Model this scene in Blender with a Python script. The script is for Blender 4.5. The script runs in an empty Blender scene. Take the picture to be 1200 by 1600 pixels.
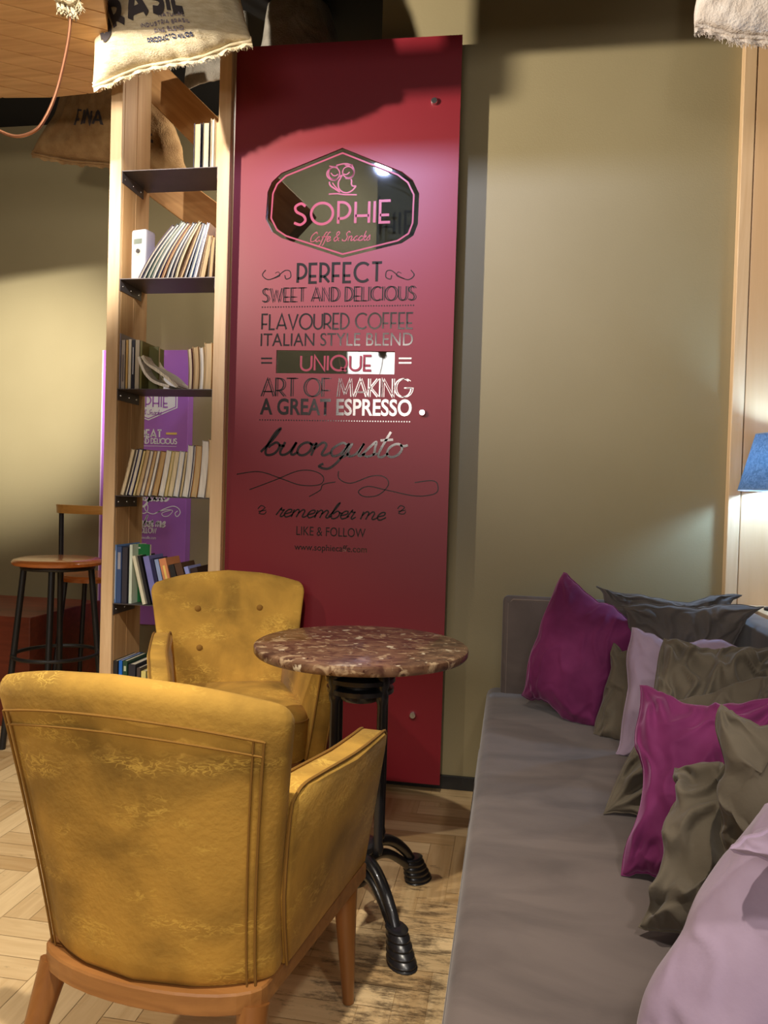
import bpy, bmesh, math, random
from mathutils import Vector, noise
random.seed(7)
scene = bpy.context.scene
col = scene.collection
PI = math.pi

# ------------------------------------------------------------------ camera
CF, YAW, PITCH, ROLL, CH = 1204.28, -.1643, -.0212, .0288, 1.169
cy, sy = math.cos(YAW), math.sin(YAW)
cp, sp = math.cos(PITCH), math.sin(PITCH)
f0 = Vector((sy, cy, 0)); r0 = Vector((cy, -sy, 0)); u0 = Vector((0, 0, 1))
FW = cp*f0 + sp*u0; UU = -sp*f0 + cp*u0
cr, sr = math.cos(ROLL), math.sin(ROLL)
RR = cr*r0 + sr*UU; UP = -sr*r0 + cr*UU
cam_d = bpy.data.cameras.new('camera'); cam = bpy.data.objects.new('camera', cam_d); col.objects.link(cam)
from mathutils import Matrix
M3 = Matrix((RR, UP, -FW)).transposed()
cam.matrix_world = Matrix.Translation((0, 0, CH)) @ M3.to_4x4()
cam_d.sensor_fit = 'VERTICAL'; cam_d.sensor_height = 36.0; cam_d.lens = 36.0*CF/1600
cam_d.clip_start = .02
scene.camera = cam
def ray(px, py): return FW + RR*((px-600)/CF) - UP*((py-800)/CF)
def at(px, py, Y):
    d = ray(px, py); return Vector((0, 0, CH)) + d*(Y/d.y)
def atZ(px, py, Z):
    d = ray(px, py); return Vector((0, 0, CH)) + d*((Z-CH)/d.z)

# ------------------------------------------------------------------ light
scene.view_settings.view_transform = 'Standard'; scene.view_settings.look = 'None'
scene.view_settings.gamma = 1; scene.view_settings.exposure = 0.12
try: scene.view_settings.use_curve_mapping = False
except Exception: pass
w = bpy.data.worlds.new('World'); scene.world = w; w.use_nodes = True
w.node_tree.nodes['Background'].inputs[0].default_value = (.55, .6, .7, 1)
w.node_tree.nodes['Background'].inputs[1].default_value = .08
def light(name, kind, loc, target, energy, color, size=.1, angle=None, blend=.4, size_y=None):
    d = bpy.data.lights.new(name, kind); d.energy = energy; d.color = color
    if kind == 'AREA':
        d.size = size
        if size_y: d.shape = 'RECTANGLE'; d.size_y = size_y
    else: d.shadow_soft_size = size
    if angle: d.spot_size = math.radians(angle); d.spot_blend = blend
    o = bpy.data.objects.new(name, d); col.objects.link(o); o.location = loc
    o.rotation_euler = (Vector(target)-Vector(loc)).to_track_quat('-Z', 'Y').to_euler()
    return o
WARM = (1, .9, .76)
light('ceiling_spot_centre', 'SPOT', (-.3, .45, 3.02), (-1.2, 1.55, 0), 260, WARM, .03, 78, .9)
light('ceiling_spot_left', 'SPOT', (-2.9, .95, 2.77), (-.1, 3.0, 2.75), 740, WARM, .035, 63, 1)
light('ceiling_spot_wall', 'SPOT', (-.48, .40, 3.0), (-2.95, 4.2, 1.75), 2200, (1, .96, .87), .03, 23, 1)
light('ceiling_spot_floor', 'SPOT', (-2.2, 1.1, 2.68), (-1.5, 1.8, 0), 150, (1, .9, .76), .05, 80, 1)
light('ceiling_spot_cool', 'SPOT', (-.81, 1.5, 3.12), (-.5, 3.0, 2.5), 140, (.5, .6, 1), .05, 76, 1)
light('ceiling_spot_sofa', 'SPOT', (.75, -.2, 2.9), (.35, 1.2, .5), 72, (1, .92, .86), .10, 56, 1)
light('canopy_fill', 'SPOT', (-1.1, -.9, 1.7), (-2.3, 2.5, 2.75), 170, (1, .9, .78), .12, 42, 1)  # added fill from below to brighten the canopy underside, no fitting there
light('sack_fill', 'SPOT', (.3, -.3, 2.1), (.78, 2.4, 2.6), 26, (1, .95, .95), .08, 26, 1)  # added fill spot that brightens the top right sack
light('far_room_fill', 'AREA', (-.9, 3.55, 2.9), (-1.9, 4.2, 1.3), 16, (1, .93, .82), .5)  # added ambient fill for the purple board and far wall
light('rear_fill', 'AREA', (-.6, -2.7, 2.35), (-.6, 3, 1.0), 56, (1, .93, .87), 2.6, size_y=1.0)  # added soft fill from behind the camera, no window modelled

# ------------------------------------------------------------------ materials
MATS = {}
def hexc(r, g, b):
    f = lambda c: (c/255/12.92) if c/255 <= .04045 else ((c/255+.055)/1.055)**2.4
    return (f(r), f(g), f(b), 1)
def mat(name, c, rough=.6, metal=0, sheen=0, spec=.5, c2=None, scale=5, detail=4, stretch=(1, 1, 1), bump=0, bscale=60, lo=.35, hi=.65, dist=0, emit=0, coat=0, alpha=1):
    if name in MATS: return MATS[name]
    m = bpy.data.materials.new(name); m.use_nodes = True
    nt = m.node_tree; b = nt.nodes['Principled BSDF']
    c = tuple(c) if len(c) == 4 else (*c, 1)
    b.inputs['Base Color'].default_value = c
    b.inputs['Roughness'].default_value = rough; b.inputs['Metallic'].default_value = metal
    b.inputs['Specular IOR Level'].default_value = spec
    b.inputs['Coat Weight'].default_value = coat
    if sheen:
        b.inputs['Sheen Weight'].default_value = sheen; b.inputs['Sheen Roughness'].default_value = .4
    if emit:
        b.inputs['Emission Color'].default_value = c; b.inputs['Emission Strength'].default_value = emit
    tc = nt.nodes.new('ShaderNodeTexCoord'); mp = nt.nodes.new('ShaderNodeMapping')
    mp.inputs['Scale'].default_value = stretch
    nt.links.new(tc.outputs['Object'], mp.inputs[0])
    # every material keeps a small procedural variation
    n = nt.nodes.new('ShaderNodeTexNoise'); n.inputs['Scale'].default_value = scale
    n.inputs['Detail'].default_value = detail; n.inputs['Distortion'].default_value = dist
    nt.links.new(mp.outputs[0], n.inputs['Vector'])
    r = nt.nodes.new('ShaderNodeValToRGB')
    r.color_ramp.elements[0].position = lo; r.color_ramp.elements[1].position = hi
    r.color_ramp.elements[0].color = c
    r.color_ramp.elements[1].color = (c2 if c2 and len(c2) == 4 else ((*c2, 1) if c2 else tuple(min(1, x*1.08) for x in c[:3])+(1,)))
    nt.links.new(n.outputs['Fac'], r.inputs[0]); nt.links.new(r.outputs[0], b.inputs['Base Color'])
    if bump:
        n2 = nt.nodes.new('ShaderNodeTexNoise'); n2.inputs['Scale'].default_value = bscale; n2.inputs['Detail'].default_value = 3
        nt.links.new(mp.outputs[0], n2.inputs['Vector'])
        bp = nt.nodes.new('ShaderNodeBump'); bp.inputs['Strength'].default_value = bump; bp.inputs['Distance'].default_value = .01
        nt.links.new(n2.outputs['Fac'], bp.inputs['Height']); nt.links.new(bp.outputs[0], b.inputs['Normal'])
    MATS[name] = m
    return m
def wood(name, c, c2, axis='z', rough=.5, scale=3, coat=0, planks=0):
    """wood with grain stretched along one axis"""
    if name in MATS: return MATS[name]
    st = {'z': (9, 9, .7), 'x': (.7, 9, 9), 'y': (9, .7, 9)}[axis]
    m = mat(name, c, rough, c2=c2, scale=scale, detail=8, stretch=st, lo=.3, hi=.7, dist=1.2, bump=.05, bscale=12, coat=coat)
    return m
suede = mat('suede', hexc(198, 154, 70), .88, sheen=.04, spec=.15, c2=hexc(142, 110, 50), scale=6, detail=6, lo=.36, hi=.66, dist=.4, bump=.12, bscale=90)
def suede_extra(m):
    nt = m.node_tree; b = nt.nodes['Principled BSDF']
    link = b.inputs['Base Color'].links[0]; src = link.from_socket
    tc = nt.nodes.new('ShaderNodeTexCoord'); mp = nt.nodes.new('ShaderNodeMapping'); mp.inputs['Scale'].default_value = (1, 1, 2.4)
    nt.links.new(tc.outputs['Object'], mp.inputs[0])
    v = nt.nodes.new('ShaderNodeTexNoise'); v.inputs['Scale'].default_value = 34; v.inputs['Detail'].default_value = 7; v.inputs['Distortion'].default_value = 1.2
    nt.links.new(mp.outputs[0], v.inputs['Vector'])
    rv = nt.nodes.new('ShaderNodeValToRGB'); rv.color_ramp.elements[0].position = .44; rv.color_ramp.elements[1].position = .5
    e = rv.color_ramp.elements.new(.56); rv.color_ramp.elements[0].color = (0, 0, 0, 1); rv.color_ramp.elements[1].color = (1, 1, 1, 1); e.color = (0, 0, 0, 1)
    rv.color_ramp.elements[-1].color = (0, 0, 0, 1)
    nt.links.new(v.outputs['Fac'], rv.inputs[0])
    p = nt.nodes.new('ShaderNodeTexNoise'); p.inputs['Scale'].default_value = 6.5; p.inputs['Detail'].default_value = 2
    nt.links.new(mp.outputs[0], p.inputs['Vector'])
    rp = nt.nodes.new('ShaderNodeValToRGB'); rp.color_ramp.elements[0].position = .53; rp.color_ramp.elements[1].position = .66
    nt.links.new(p.outputs['Fac'], rp.inputs[0])
    mu = nt.nodes.new('ShaderNodeMath'); mu.operation = 'MULTIPLY'
    nt.links.new(rv.outputs[0], mu.inputs[0]); nt.links.new(rp.outputs[0], mu.inputs[1])
    mu2 = nt.nodes.new('ShaderNodeMath'); mu2.operation = 'MULTIPLY'; mu2.inputs[1].default_value = .7; nt.links.new(mu.outputs[0], mu2.inputs[0])
    mx = nt.nodes.new('ShaderNodeMix'); mx.data_type = 'RGBA'; mx.inputs[7].default_value = hexc(232, 192, 92)
    nt.links.new(mu2.outputs[0], mx.inputs[0]); nt.links.new(src, mx.inputs[6]); nt.links.new(mx.outputs[2], b.inputs['Base Color'])
suede_extra(suede)
suede_pipe = mat('suede_piping', hexc(140, 102, 44), .85, sheen=.04, spec=.2)
velvet = mat('taupe_velvet', hexc(112, 101, 96), .9, sheen=.3, spec=.15, c2=hexc(88, 79, 76), scale=2.6, detail=5, stretch=(1, 2.2, 1), lo=.38, hi=.66, dist=.8, bump=.03, bscale=150)
magenta = mat('magenta_velvet', hexc(134, 52, 104), .75, sheen=.5, spec=.2, c2=hexc(98, 30, 74), scale=5, detail=4)
MATS['magenta_velvet'].node_tree.nodes['Principled BSDF'].inputs['Sheen Tint'].default_value = (1, .5, .85, 1)
lilac = mat('lilac_cloth', hexc(186, 164, 186), .85, sheen=.25, spec=.2, c2=hexc(168, 146, 168), scale=7, detail=5, bump=.05, bscale=120)
taupe = mat('taupe_cloth', hexc(118, 108, 92), .9, sheen=.2, spec=.15, c2=hexc(100, 91, 77), scale=6, detail=5, bump=.06, bscale=120)
greycloth = mat('grey_cloth', hexc(108, 100, 94), .9, sheen=.25, spec=.15, c2=hexc(90, 84, 80), scale=6, detail=5, bump=.06, bscale=120)
legwood = wood('chair_wood', hexc(150, 98, 48), hexc(118, 72, 32), 'z', .4, coat=.15)
railwood = wood('rail_wood', hexc(166, 114, 60), hexc(138, 90, 44), 'x', .45)
shelfwood = wood('shelf_wood', hexc(204, 164, 116), hexc(184, 140, 92), 'z', .55)
edgewood = wood('edge_wood', hexc(226, 194, 152), hexc(210, 174, 130), 'z', .55)
panelwood = wood('panel_wood', hexc(222, 186, 142), hexc(208, 168, 122), 'z', .5, scale=1.4)
beamwood = wood('beam_wood', hexc(206, 156, 96), hexc(176, 124, 68), 'x', .6)
stoolwood = wood('stool_wood', hexc(200, 118, 56), hexc(176, 96, 42), 'x', .25, coat=.5)
railyellow = wood('backrest_wood', hexc(224, 170, 92), hexc(200, 142, 66), 'x', .3, coat=.4)
redwood = wood('redbrown_wood', hexc(120, 52, 30), hexc(98, 40, 22), 'x', .5)
iron = mat('cast_iron', (.012, .012, .014), .32, .1, spec=.6, coat=.3, bump=.08, bscale=50)
blackpaint = mat('black_paint', (.01, .01, .011), .45)
blackwall = mat('black_ceiling_paint', (.006, .006, .007), .9)
steel = mat('shelf_steel', (.11, .095, .1), .42, .5, c2=(.14, .12, .125), scale=8)
chrome = mat('chrome', (.75, .75, .75), .25, 1)
olive = mat('olive_wall_paint', hexc(150, 137, 103), .62, spec=.35, c2=hexc(146, 133, 99), scale=2, bump=.05, bscale=160)
panelred = mat('crimson_gloss', hexc(124, 15, 30), .46, spec=.6, c2=hexc(124, 15, 31), scale=3)
letterred = mat('crimson_letter', hexc(148, 40, 62), .4, spec=.5)
film = mat('mirror_film', (.22, .2, .19), .12, .9)
purple = mat('purple_print', hexc(176, 112, 200), .5, c2=hexc(168, 104, 192), scale=5)
white = mat('white_print', (.85, .85, .87), .5)
yellowp = mat('yellow_print', hexc(240, 205, 110), .5)
whiteplastic = mat('white_plastic', (.75, .76, .82), .3)
screen = mat('grey_lcd', hexc(120, 130, 118), .3)
cream_sack = mat('cream_cotton', hexc(226, 212, 180), .95, c2=hexc(206, 188, 150), scale=24, detail=8, stretch=(1, 1, 5), bump=.5, bscale=130)
burlap = mat('brown_burlap', hexc(168, 134, 88), .95, c2=hexc(134, 100, 60), scale=12, detail=8, bump=.5, bscale=150)
grey_sack = mat('grey_sack', hexc(150, 144, 132), .95, c2=hexc(126, 120, 108), scale=14, detail=6, bump=.5, bscale=150)
white_sack = mat('white_cotton', hexc(228, 218, 208), .95, c2=hexc(206, 192, 178), scale=24, detail=8, bump=.5, bscale=130)
ink = mat('sack_ink', hexc(62, 56, 58), .95); bluink = mat('blue_ink', hexc(40, 50, 84), .95); paleink = mat('pale_ink', hexc(128, 118, 128), .95)
copper = mat('copper_cord', hexc(176, 120, 88), .35, .6)

def marble_mat():
    m = mat('marble', hexc(76, 48, 38), .25, c2=hexc(130, 98, 74), scale=16, detail=9, stretch=(1, 1.5, 1), lo=.36, hi=.66, dist=1.0, coat=.1)
    nt = m.node_tree; b = nt.nodes['Principled BSDF']; src = b.inputs['Base Color'].links[0].from_socket
    tc = nt.nodes.new('ShaderNodeTexCoord')
    def layer(src, scale, p0, p1, c, dist=1.0):
        v = nt.nodes.new('ShaderNodeTexNoise'); v.inputs['Scale'].default_value = scale; v.inputs['Detail'].default_value = 6; v.inputs['Distortion'].default_value = dist
        nt.links.new(tc.outputs['Object'], v.inputs['Vector'])
        r = nt.nodes.new('ShaderNodeValToRGB'); r.color_ramp.elements[0].position = p0; r.color_ramp.elements[1].position = p1
        nt.links.new(v.outputs['Fac'], r.inputs[0])
        mx = nt.nodes.new('ShaderNodeMix'); mx.data_type = 'RGBA'; mx.inputs[7].default_value = c
        nt.links.new(r.outputs[0], mx.inputs[0]); nt.links.new(src, mx.inputs[6]); return mx.outputs[2]
    s = layer(src, 26, .56, .66, hexc(176, 150, 118))
    s = layer(s, 24, .66, .69, hexc(214, 200, 172), .4)
    s = layer(s, 30, .62, .70, hexc(64, 34, 28), 2)
    nt.links.new(s, b.inputs['Base Color'])
    return m
marble = marble_mat()

def floor_mat():
    m = bpy.data.materials.new('worn_oak_parquet'); m.use_nodes = True; nt = m.node_tree; b = nt.nodes['Principled BSDF']
    b.inputs['Roughness'].default_value = .42
    at_ = nt.nodes.new('ShaderNodeAttribute'); at_.attribute_name = 'tone'
    uvn = nt.nodes.new('ShaderNodeAttribute'); uvn.attribute_name = 'grain'
    mp = nt.nodes.new('ShaderNodeMapping'); mp.inputs['Scale'].default_value = (2.2, 26, 1); nt.links.new(uvn.outputs['Vector'], mp.inputs[0])
    n = nt.nodes.new('ShaderNodeTexNoise'); n.inputs['Scale'].default_value = 2; n.inputs['Detail'].default_value = 9; n.inputs['Distortion'].default_value = .6; nt.links.new(mp.outputs[0], n.inputs['Vector'])
    ad = nt.nodes.new('ShaderNodeMath'); ad.operation = 'MULTIPLY_ADD'; ad.inputs[1].default_value = .55; nt.links.new(n.outputs['Fac'], ad.inputs[0])
    m2 = nt.nodes.new('ShaderNodeMath'); m2.operation = 'MULTIPLY'; m2.inputs[1].default_value = .45; nt.links.new(at_.outputs['Fac'], m2.inputs[0]); nt.links.new(m2.outputs[0], ad.inputs[2])
    r = nt.nodes.new('ShaderNodeValToRGB'); r.color_ramp.elements[0].position = .2; r.color_ramp.elements[1].position = .75
    r.color_ramp.elements[0].color = hexc(182, 146, 96); r.color_ramp.elements[1].color = hexc(228, 200, 152)
    nt.links.new(ad.outputs[0], r.inputs[0])
    # dirt that sits in one worn area between the table and the sofa, and in flecks
    geo = nt.nodes.new('ShaderNodeNewGeometry')
    dn = nt.nodes.new('ShaderNodeTexNoise'); dn.inputs['Scale'].default_value = 9; dn.inputs['Detail'].default_value = 12; dn.inputs['Roughness'].default_value = .8; dm = nt.nodes.new('ShaderNodeMapping'); dm.inputs['Scale'].default_value = (1, 3.2, 1); nt.links.new(geo.outputs['Position'], dm.inputs[0]); nt.links.new(dm.outputs[0], dn.inputs['Vector'])
    vm = nt.nodes.new('ShaderNodeVectorMath'); vm.operation = 'DISTANCE'; vm.inputs[1].default_value = (-.22, 1.95, 0)
    sc = nt.nodes.new('ShaderNodeVectorMath'); sc.operation = 'MULTIPLY'; sc.inputs[1].default_value = (1.0, .45, 0)
    sc2 = nt.nodes.new('ShaderNodeVectorMath'); sc2.operation = 'MULTIPLY'; sc2.inputs[1].default_value = (1, 1, 0)
    nt.links.new(geo.outputs['Position'], sc.inputs[0]); nt.links.new(sc.outputs[0], vm.inputs[0]); vm.inputs[1].default_value = (-.24, .83, 0)
    mr = nt.nodes.new('ShaderNodeMapRange'); mr.inputs['From Min'].default_value = .06; mr.inputs['From Max'].default_value = .34; mr.inputs['To Min'].default_value = .16; mr.inputs['To Max'].default_value = 0; nt.links.new(vm.outputs['Value'], mr.inputs['Value'])
    sm = nt.nodes.new('ShaderNodeMath'); sm.operation = 'ADD'; nt.links.new(dn.outputs['Fac'], sm.inputs[0]); nt.links.new(mr.outputs[0], sm.inputs[1])
    rd = nt.nodes.new('ShaderNodeValToRGB'); rd.color_ramp.elements[0].position = .60; rd.color_ramp.elements[1].position = .72
    nt.links.new(sm.outputs[0], rd.inputs[0])
    mx = nt.nodes.new('ShaderNodeMix'); mx.data_type = 'RGBA'; mx.inputs[7].default_value = hexc(66, 50, 34)
    mf = nt.nodes.new('ShaderNodeMath'); mf.operation = 'MULTIPLY'; mf.inputs[1].default_value = .8; nt.links.new(rd.outputs[0], mf.inputs[0])
    nt.links.new(mf.outputs[0], mx.inputs[0]); nt.links.new(r.outputs[0], mx.inputs[6]); nt.links.new(mx.outputs[2], b.inputs['Base Color'])
    return m
def glass_mat():
    m = bpy.data.materials.new('clear_acrylic'); m.use_nodes = True; nt = m.node_tree
    nt.nodes.remove(nt.nodes['Principled BSDF']); out = nt.nodes['Material Output']
    t = nt.nodes.new('ShaderNodeBsdfTransparent'); t.inputs[0].default_value = (.58, .62, .66, 1)
    g = nt.nodes.new('ShaderNodeBsdfGlossy'); g.inputs['Roughness'].default_value = .025
    nz = nt.nodes.new('ShaderNodeTexNoise'); nz.inputs['Scale'].default_value = 4
    mr = nt.nodes.new('ShaderNodeMapRange'); mr.inputs['To Min'].default_value = .14; mr.inputs['To Max'].default_value = .2
    nt.links.new(nz.outputs['Fac'], mr.inputs['Value'])
    mx = nt.nodes.new('ShaderNodeMixShader'); nt.links.new(mr.outputs[0], mx.inputs[0])
    nt.links.new(t.outputs[0], mx.inputs[1]); nt.links.new(g.outputs[0], mx.inputs[2]); nt.links.new(mx.outputs[0], out.inputs[0])
    return m
def shade_mat():
    m = bpy.data.materials.new('blue_grey_linen_shade'); m.use_nodes = True; nt = m.node_tree
    nt.nodes.remove(nt.nodes['Principled BSDF']); out = nt.nodes['Material Output']
    tc = nt.nodes.new('ShaderNodeTexCoord'); nz = nt.nodes.new('ShaderNodeTexNoise'); nz.inputs['Scale'].default_value = 70; nz.inputs['Detail'].default_value = 4; nz.inputs['Distortion'].default_value = 1.5
    nt.links.new(tc.outputs['Object'], nz.inputs['Vector'])
    r = nt.nodes.new('ShaderNodeValToRGB'); r.color_ramp.elements[0].position = .35; r.color_ramp.elements[1].position = .65
    r.color_ramp.elements[0].color = hexc(84, 98, 116); r.color_ramp.elements[1].color = hexc(134, 150, 168); nt.links.new(nz.outputs['Fac'], r.inputs[0])
    d = nt.nodes.new('ShaderNodeBsdfDiffuse'); t = nt.nodes.new('ShaderNodeBsdfTranslucent'); t.inputs[0].default_value = (.16, .24, .3, 1)
    nt.links.new(r.outputs[0], d.inputs[0])
    mx = nt.nodes.new('ShaderNodeMixShader'); mx.inputs[0].default_value = .4
    nt.links.new(d.outputs[0], mx.inputs[1]); nt.links.new(t.outputs[0], mx.inputs[2]); nt.links.new(mx.outputs[0], out.inputs[0])
    return m

# ------------------------------------------------------------------ helpers
def obj(name, bm, m, parent=None, smooth=False, loc=None, soft=False):
    bmesh.ops.recalc_face_normals(bm, faces=bm.faces)
    me = bpy.data.meshes.new(name); bm.to_mesh(me); bm.free()
    if smooth:
        for p in me.polygons: p.use_smooth = True
    ms = m if isinstance(m, (list, tuple)) else [m]
    for x in ms: me.materials.append(x)
    o = bpy.data.objects.new(name, me); col.objects.link(o)
    if parent: o.parent = parent
    if loc: o.location = loc
    if smooth and not soft:
        try: me.set_sharp_from_angle(angle=math.radians(40))
        except Exception: pass
    return o
def tag(o, label, cat, group=None, kind=None):
    o['label'] = label; o['category'] = cat
    if group: o['group'] = group
    if kind: o['kind'] = kind
    return o
def thing(name, label, cat, loc=(0, 0, 0), rz=0, group=None):
    o = bpy.data.objects.new(name, None); col.objects.link(o); o.empty_display_size = .05
    o.location = loc; o.rotation_euler = (0, 0, rz); return tag(o, label, cat, group)
def struct(name, bm, m, smooth=False):
    o = obj(name, bm, m, None, smooth); o['kind'] = 'structure'; return o
def box(bm, x0, x1, y0, y1, z0, z1, bev=0, seg=2):
    vs = [bm.verts.new((x, y, z)) for z in (z0, z1) for y in (y0, y1) for x in (x0, x1)]
    F = [(0, 2, 3, 1), (4, 5, 7, 6), (0, 1, 5, 4), (2, 6, 7, 3), (0, 4, 6, 2), (1, 3, 7, 5)]
    fs = [bm.faces.new([vs[i] for i in f]) for f in F]
    if bev:
        es = list({e for f in fs for e in f.edges})
        bmesh.ops.bevel(bm, geom=es, offset=bev, segments=seg, profile=.5, affect='EDGES')
    return vs
def nbox(*a, **k):
    bm = bmesh.new(); box(bm, *a, **k); return bm
def tube(bm, pts, r, seg=10, closed=False, caps=True):
    pts = [Vector(p) for p in pts]; n = len(pts); rings = []
    rr = r if isinstance(r, (list, tuple)) else [r]*n
    prev = None
    for i, p in enumerate(pts):
        a = pts[(i-1) % n] if (closed or i > 0) else p; b = pts[(i+1) % n] if (closed or i < n-1) else p
        t = (b-a).normalized()
        if prev is None:
            ref = Vector((0, 0, 1)) if abs(t.z) < .9 else Vector((1, 0, 0))
            s = t.cross(ref).normalized()
        else:
            s = (prev - t*prev.dot(t)).normalized()
        prev = s; q = t.cross(s)
        rings.append([bm.verts.new(p + (s*math.cos(2*PI*k/seg)+q*math.sin(2*PI*k/seg))*rr[i]) for k in range(seg)])
    m = n if closed else n-1
    for i in range(m):
        A, B = rings[i], rings[(i+1) % n]
        for k in range(seg): bm.faces.new((A[k], A[(k+1) % seg], B[(k+1) % seg], B[k]))
    if caps and not closed:
        bm.faces.new(rings[0]); bm.faces.new(rings[-1])
def ntube(*a, **k):
    bm = bmesh.new(); tube(bm, *a, **k); return bm
def lathe(bm, prof, seg=32, c=(0, 0, 0), caps=True):
    rings = []
    for r, z in prof:
        rings.append([bm.verts.new((c[0]+r*math.cos(2*PI*k/seg), c[1]+r*math.sin(2*PI*k/seg), c[2]+z)) for k in range(seg)])
    for A, B in zip(rings, rings[1:]):
        for k in range(seg): bm.faces.new((A[k], A[(k+1) % seg], B[(k+1) % seg], B[k]))
    if caps: bm.faces.new(rings[0]); bm.faces.new(rings[-1])
def spline(pts, n=8, closed=False):
    P = [Vector(p) for p in pts]; out = []; N = len(P)
    for i in range(N if closed else N-1):
        g = lambda k: P[k % N] if closed else P[max(0, min(N-1, k))]
        a, b, c, d = g(i-1), g(i), g(i+1), g(i+2)
        for k in range(n):
            t = k/n
            out.append(.5*((2*b)+(c-a)*t+(2*a-5*b+4*c-d)*t*t+(3*b-a-3*c+d)*t**3))
    if not closed: out.append(P[-1])
    return out

# ------------------------------------------------------------------ lettering strokes
def arc(cx, cy_, rx, ry, a0, a1, n=14):
    return [(cx+rx*math.cos(math.radians(a0+(a1-a0)*i/n)), cy_+ry*math.sin(math.radians(a0+(a1-a0)*i/n))) for i in range(n+1)]
B_ = .34   # low deco crossbar
GL = {
 'A': (.78, [[(0, 0), (.39, 1), (.78, 0)], [(.13, B_-.08), (.65, B_-.08)]]),
 'B': (.55, [[(0, 0), (0, 1)], [(0, 1)]+arc(.25, .78, .22, .22, 90, -90)+[(0, .56)], [(0, .56)]+arc(.27, .28, .28, .28, 90, -90)+[(0, 0)]]),
 'C': (.82, [arc(.5, .5, .5, .5, 48, 312)]),
 'D': (.62, [[(0, 0), (0, 1)]+arc(.1, .5, .52, .5, 90, -90)+[(0, 0)]]),
 'E': (.45, [[(.45, 1), (0, 1), (0, 0), (.45, 0)], [(0, B_), (.4, B_)]]),
 'F': (.45, [[(.45, 1), (0, 1), (0, 0)], [(0, B_), (.4, B_)]]),
 'G': (.92, [arc(.5, .5, .5, .5, 48, 360)+[(.58, .5)]]),
 'H': (.6, [[(0, 0), (0, 1)], [(.6, 0), (.6, 1)], [(0, B_), (.6, B_)]]),
 'I': (.0, [[(0, 0), (0, 1)]]),
 'K': (.55, [[(0, 0), (0, 1)], [(.52, 1), (0, B_+.06)], [(.1, B_+.14), (.55, 0)]]),
 'L': (.42, [[(0, 1), (0, 0), (.42, 0)]]),
 'M': (.85, [[(0, 0), (.1, 1), (.425, .15), (.75, 1), (.85, 0)]]),
 'N': (.62, [[(0, 0), (0, 1), (.62, 0), (.62, 1)]]),
 'O': (.98, [arc(.49, .5, .49, .5, 0, 360, 32)]),
 'P': (.52, [[(0, 0), (0, 1)]+arc(.14, .62, .38, .38, 90, -90)+[(0, .24)]]),
 'Q': (.98, [arc(.49, .5, .49, .5, 0, 360, 32), [(.6, .2), (.95, -.05)]]),
 'R': (.54, [[(0, 0), (0, 1)]+arc(.14, .66, .36, .34, 90, -90)+[(0, .32)], [(.22, .32), (.54, 0)]]),
 'S': (.52, [[tuple(p) for p in spline([(.5, .86, 0), (.3, 1, 0), (.05, .86, 0), (.1, .62, 0), (.42, .42, 0), (.5, .18, 0), (.28, 0, 0), (0, .1, 0)], 6)]]),
 'T': (.6, [[(0, 1), (.6, 1)], [(.3, 1), (.3, 0)]]),
 'U': (.66, [[(0, 1)]+arc(.33, .33, .33, .33, 180, 360)+[(.66, 1)]]),
 'V': (.74, [[(0, 1), (.37, 0), (.74, 1)]]),
 'W': (1.05, [[(0, 1), (.26, 0), (.525, .85), (.79, 0), (1.05, 1)]]),
 'Y': (.7, [[(0, 1), (.35, .45), (.7, 1)], [(.35, .45), (.35, 0)]]),
 '&': (.6, [[tuple(p) for p in spline([(.6, 0, 0), (.15, .72, 0), (.3, 1, 0), (.42, .76, 0), (.05, .3, 0), (.2, 0, 0), (.55, .35, 0)], 6)]]),
 ' ': (.3, []),
}
def sp2(pts, n=6): return [(p[0], p[1]) for p in spline([(x, y, 0) for x, y in pts], n)]
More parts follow.
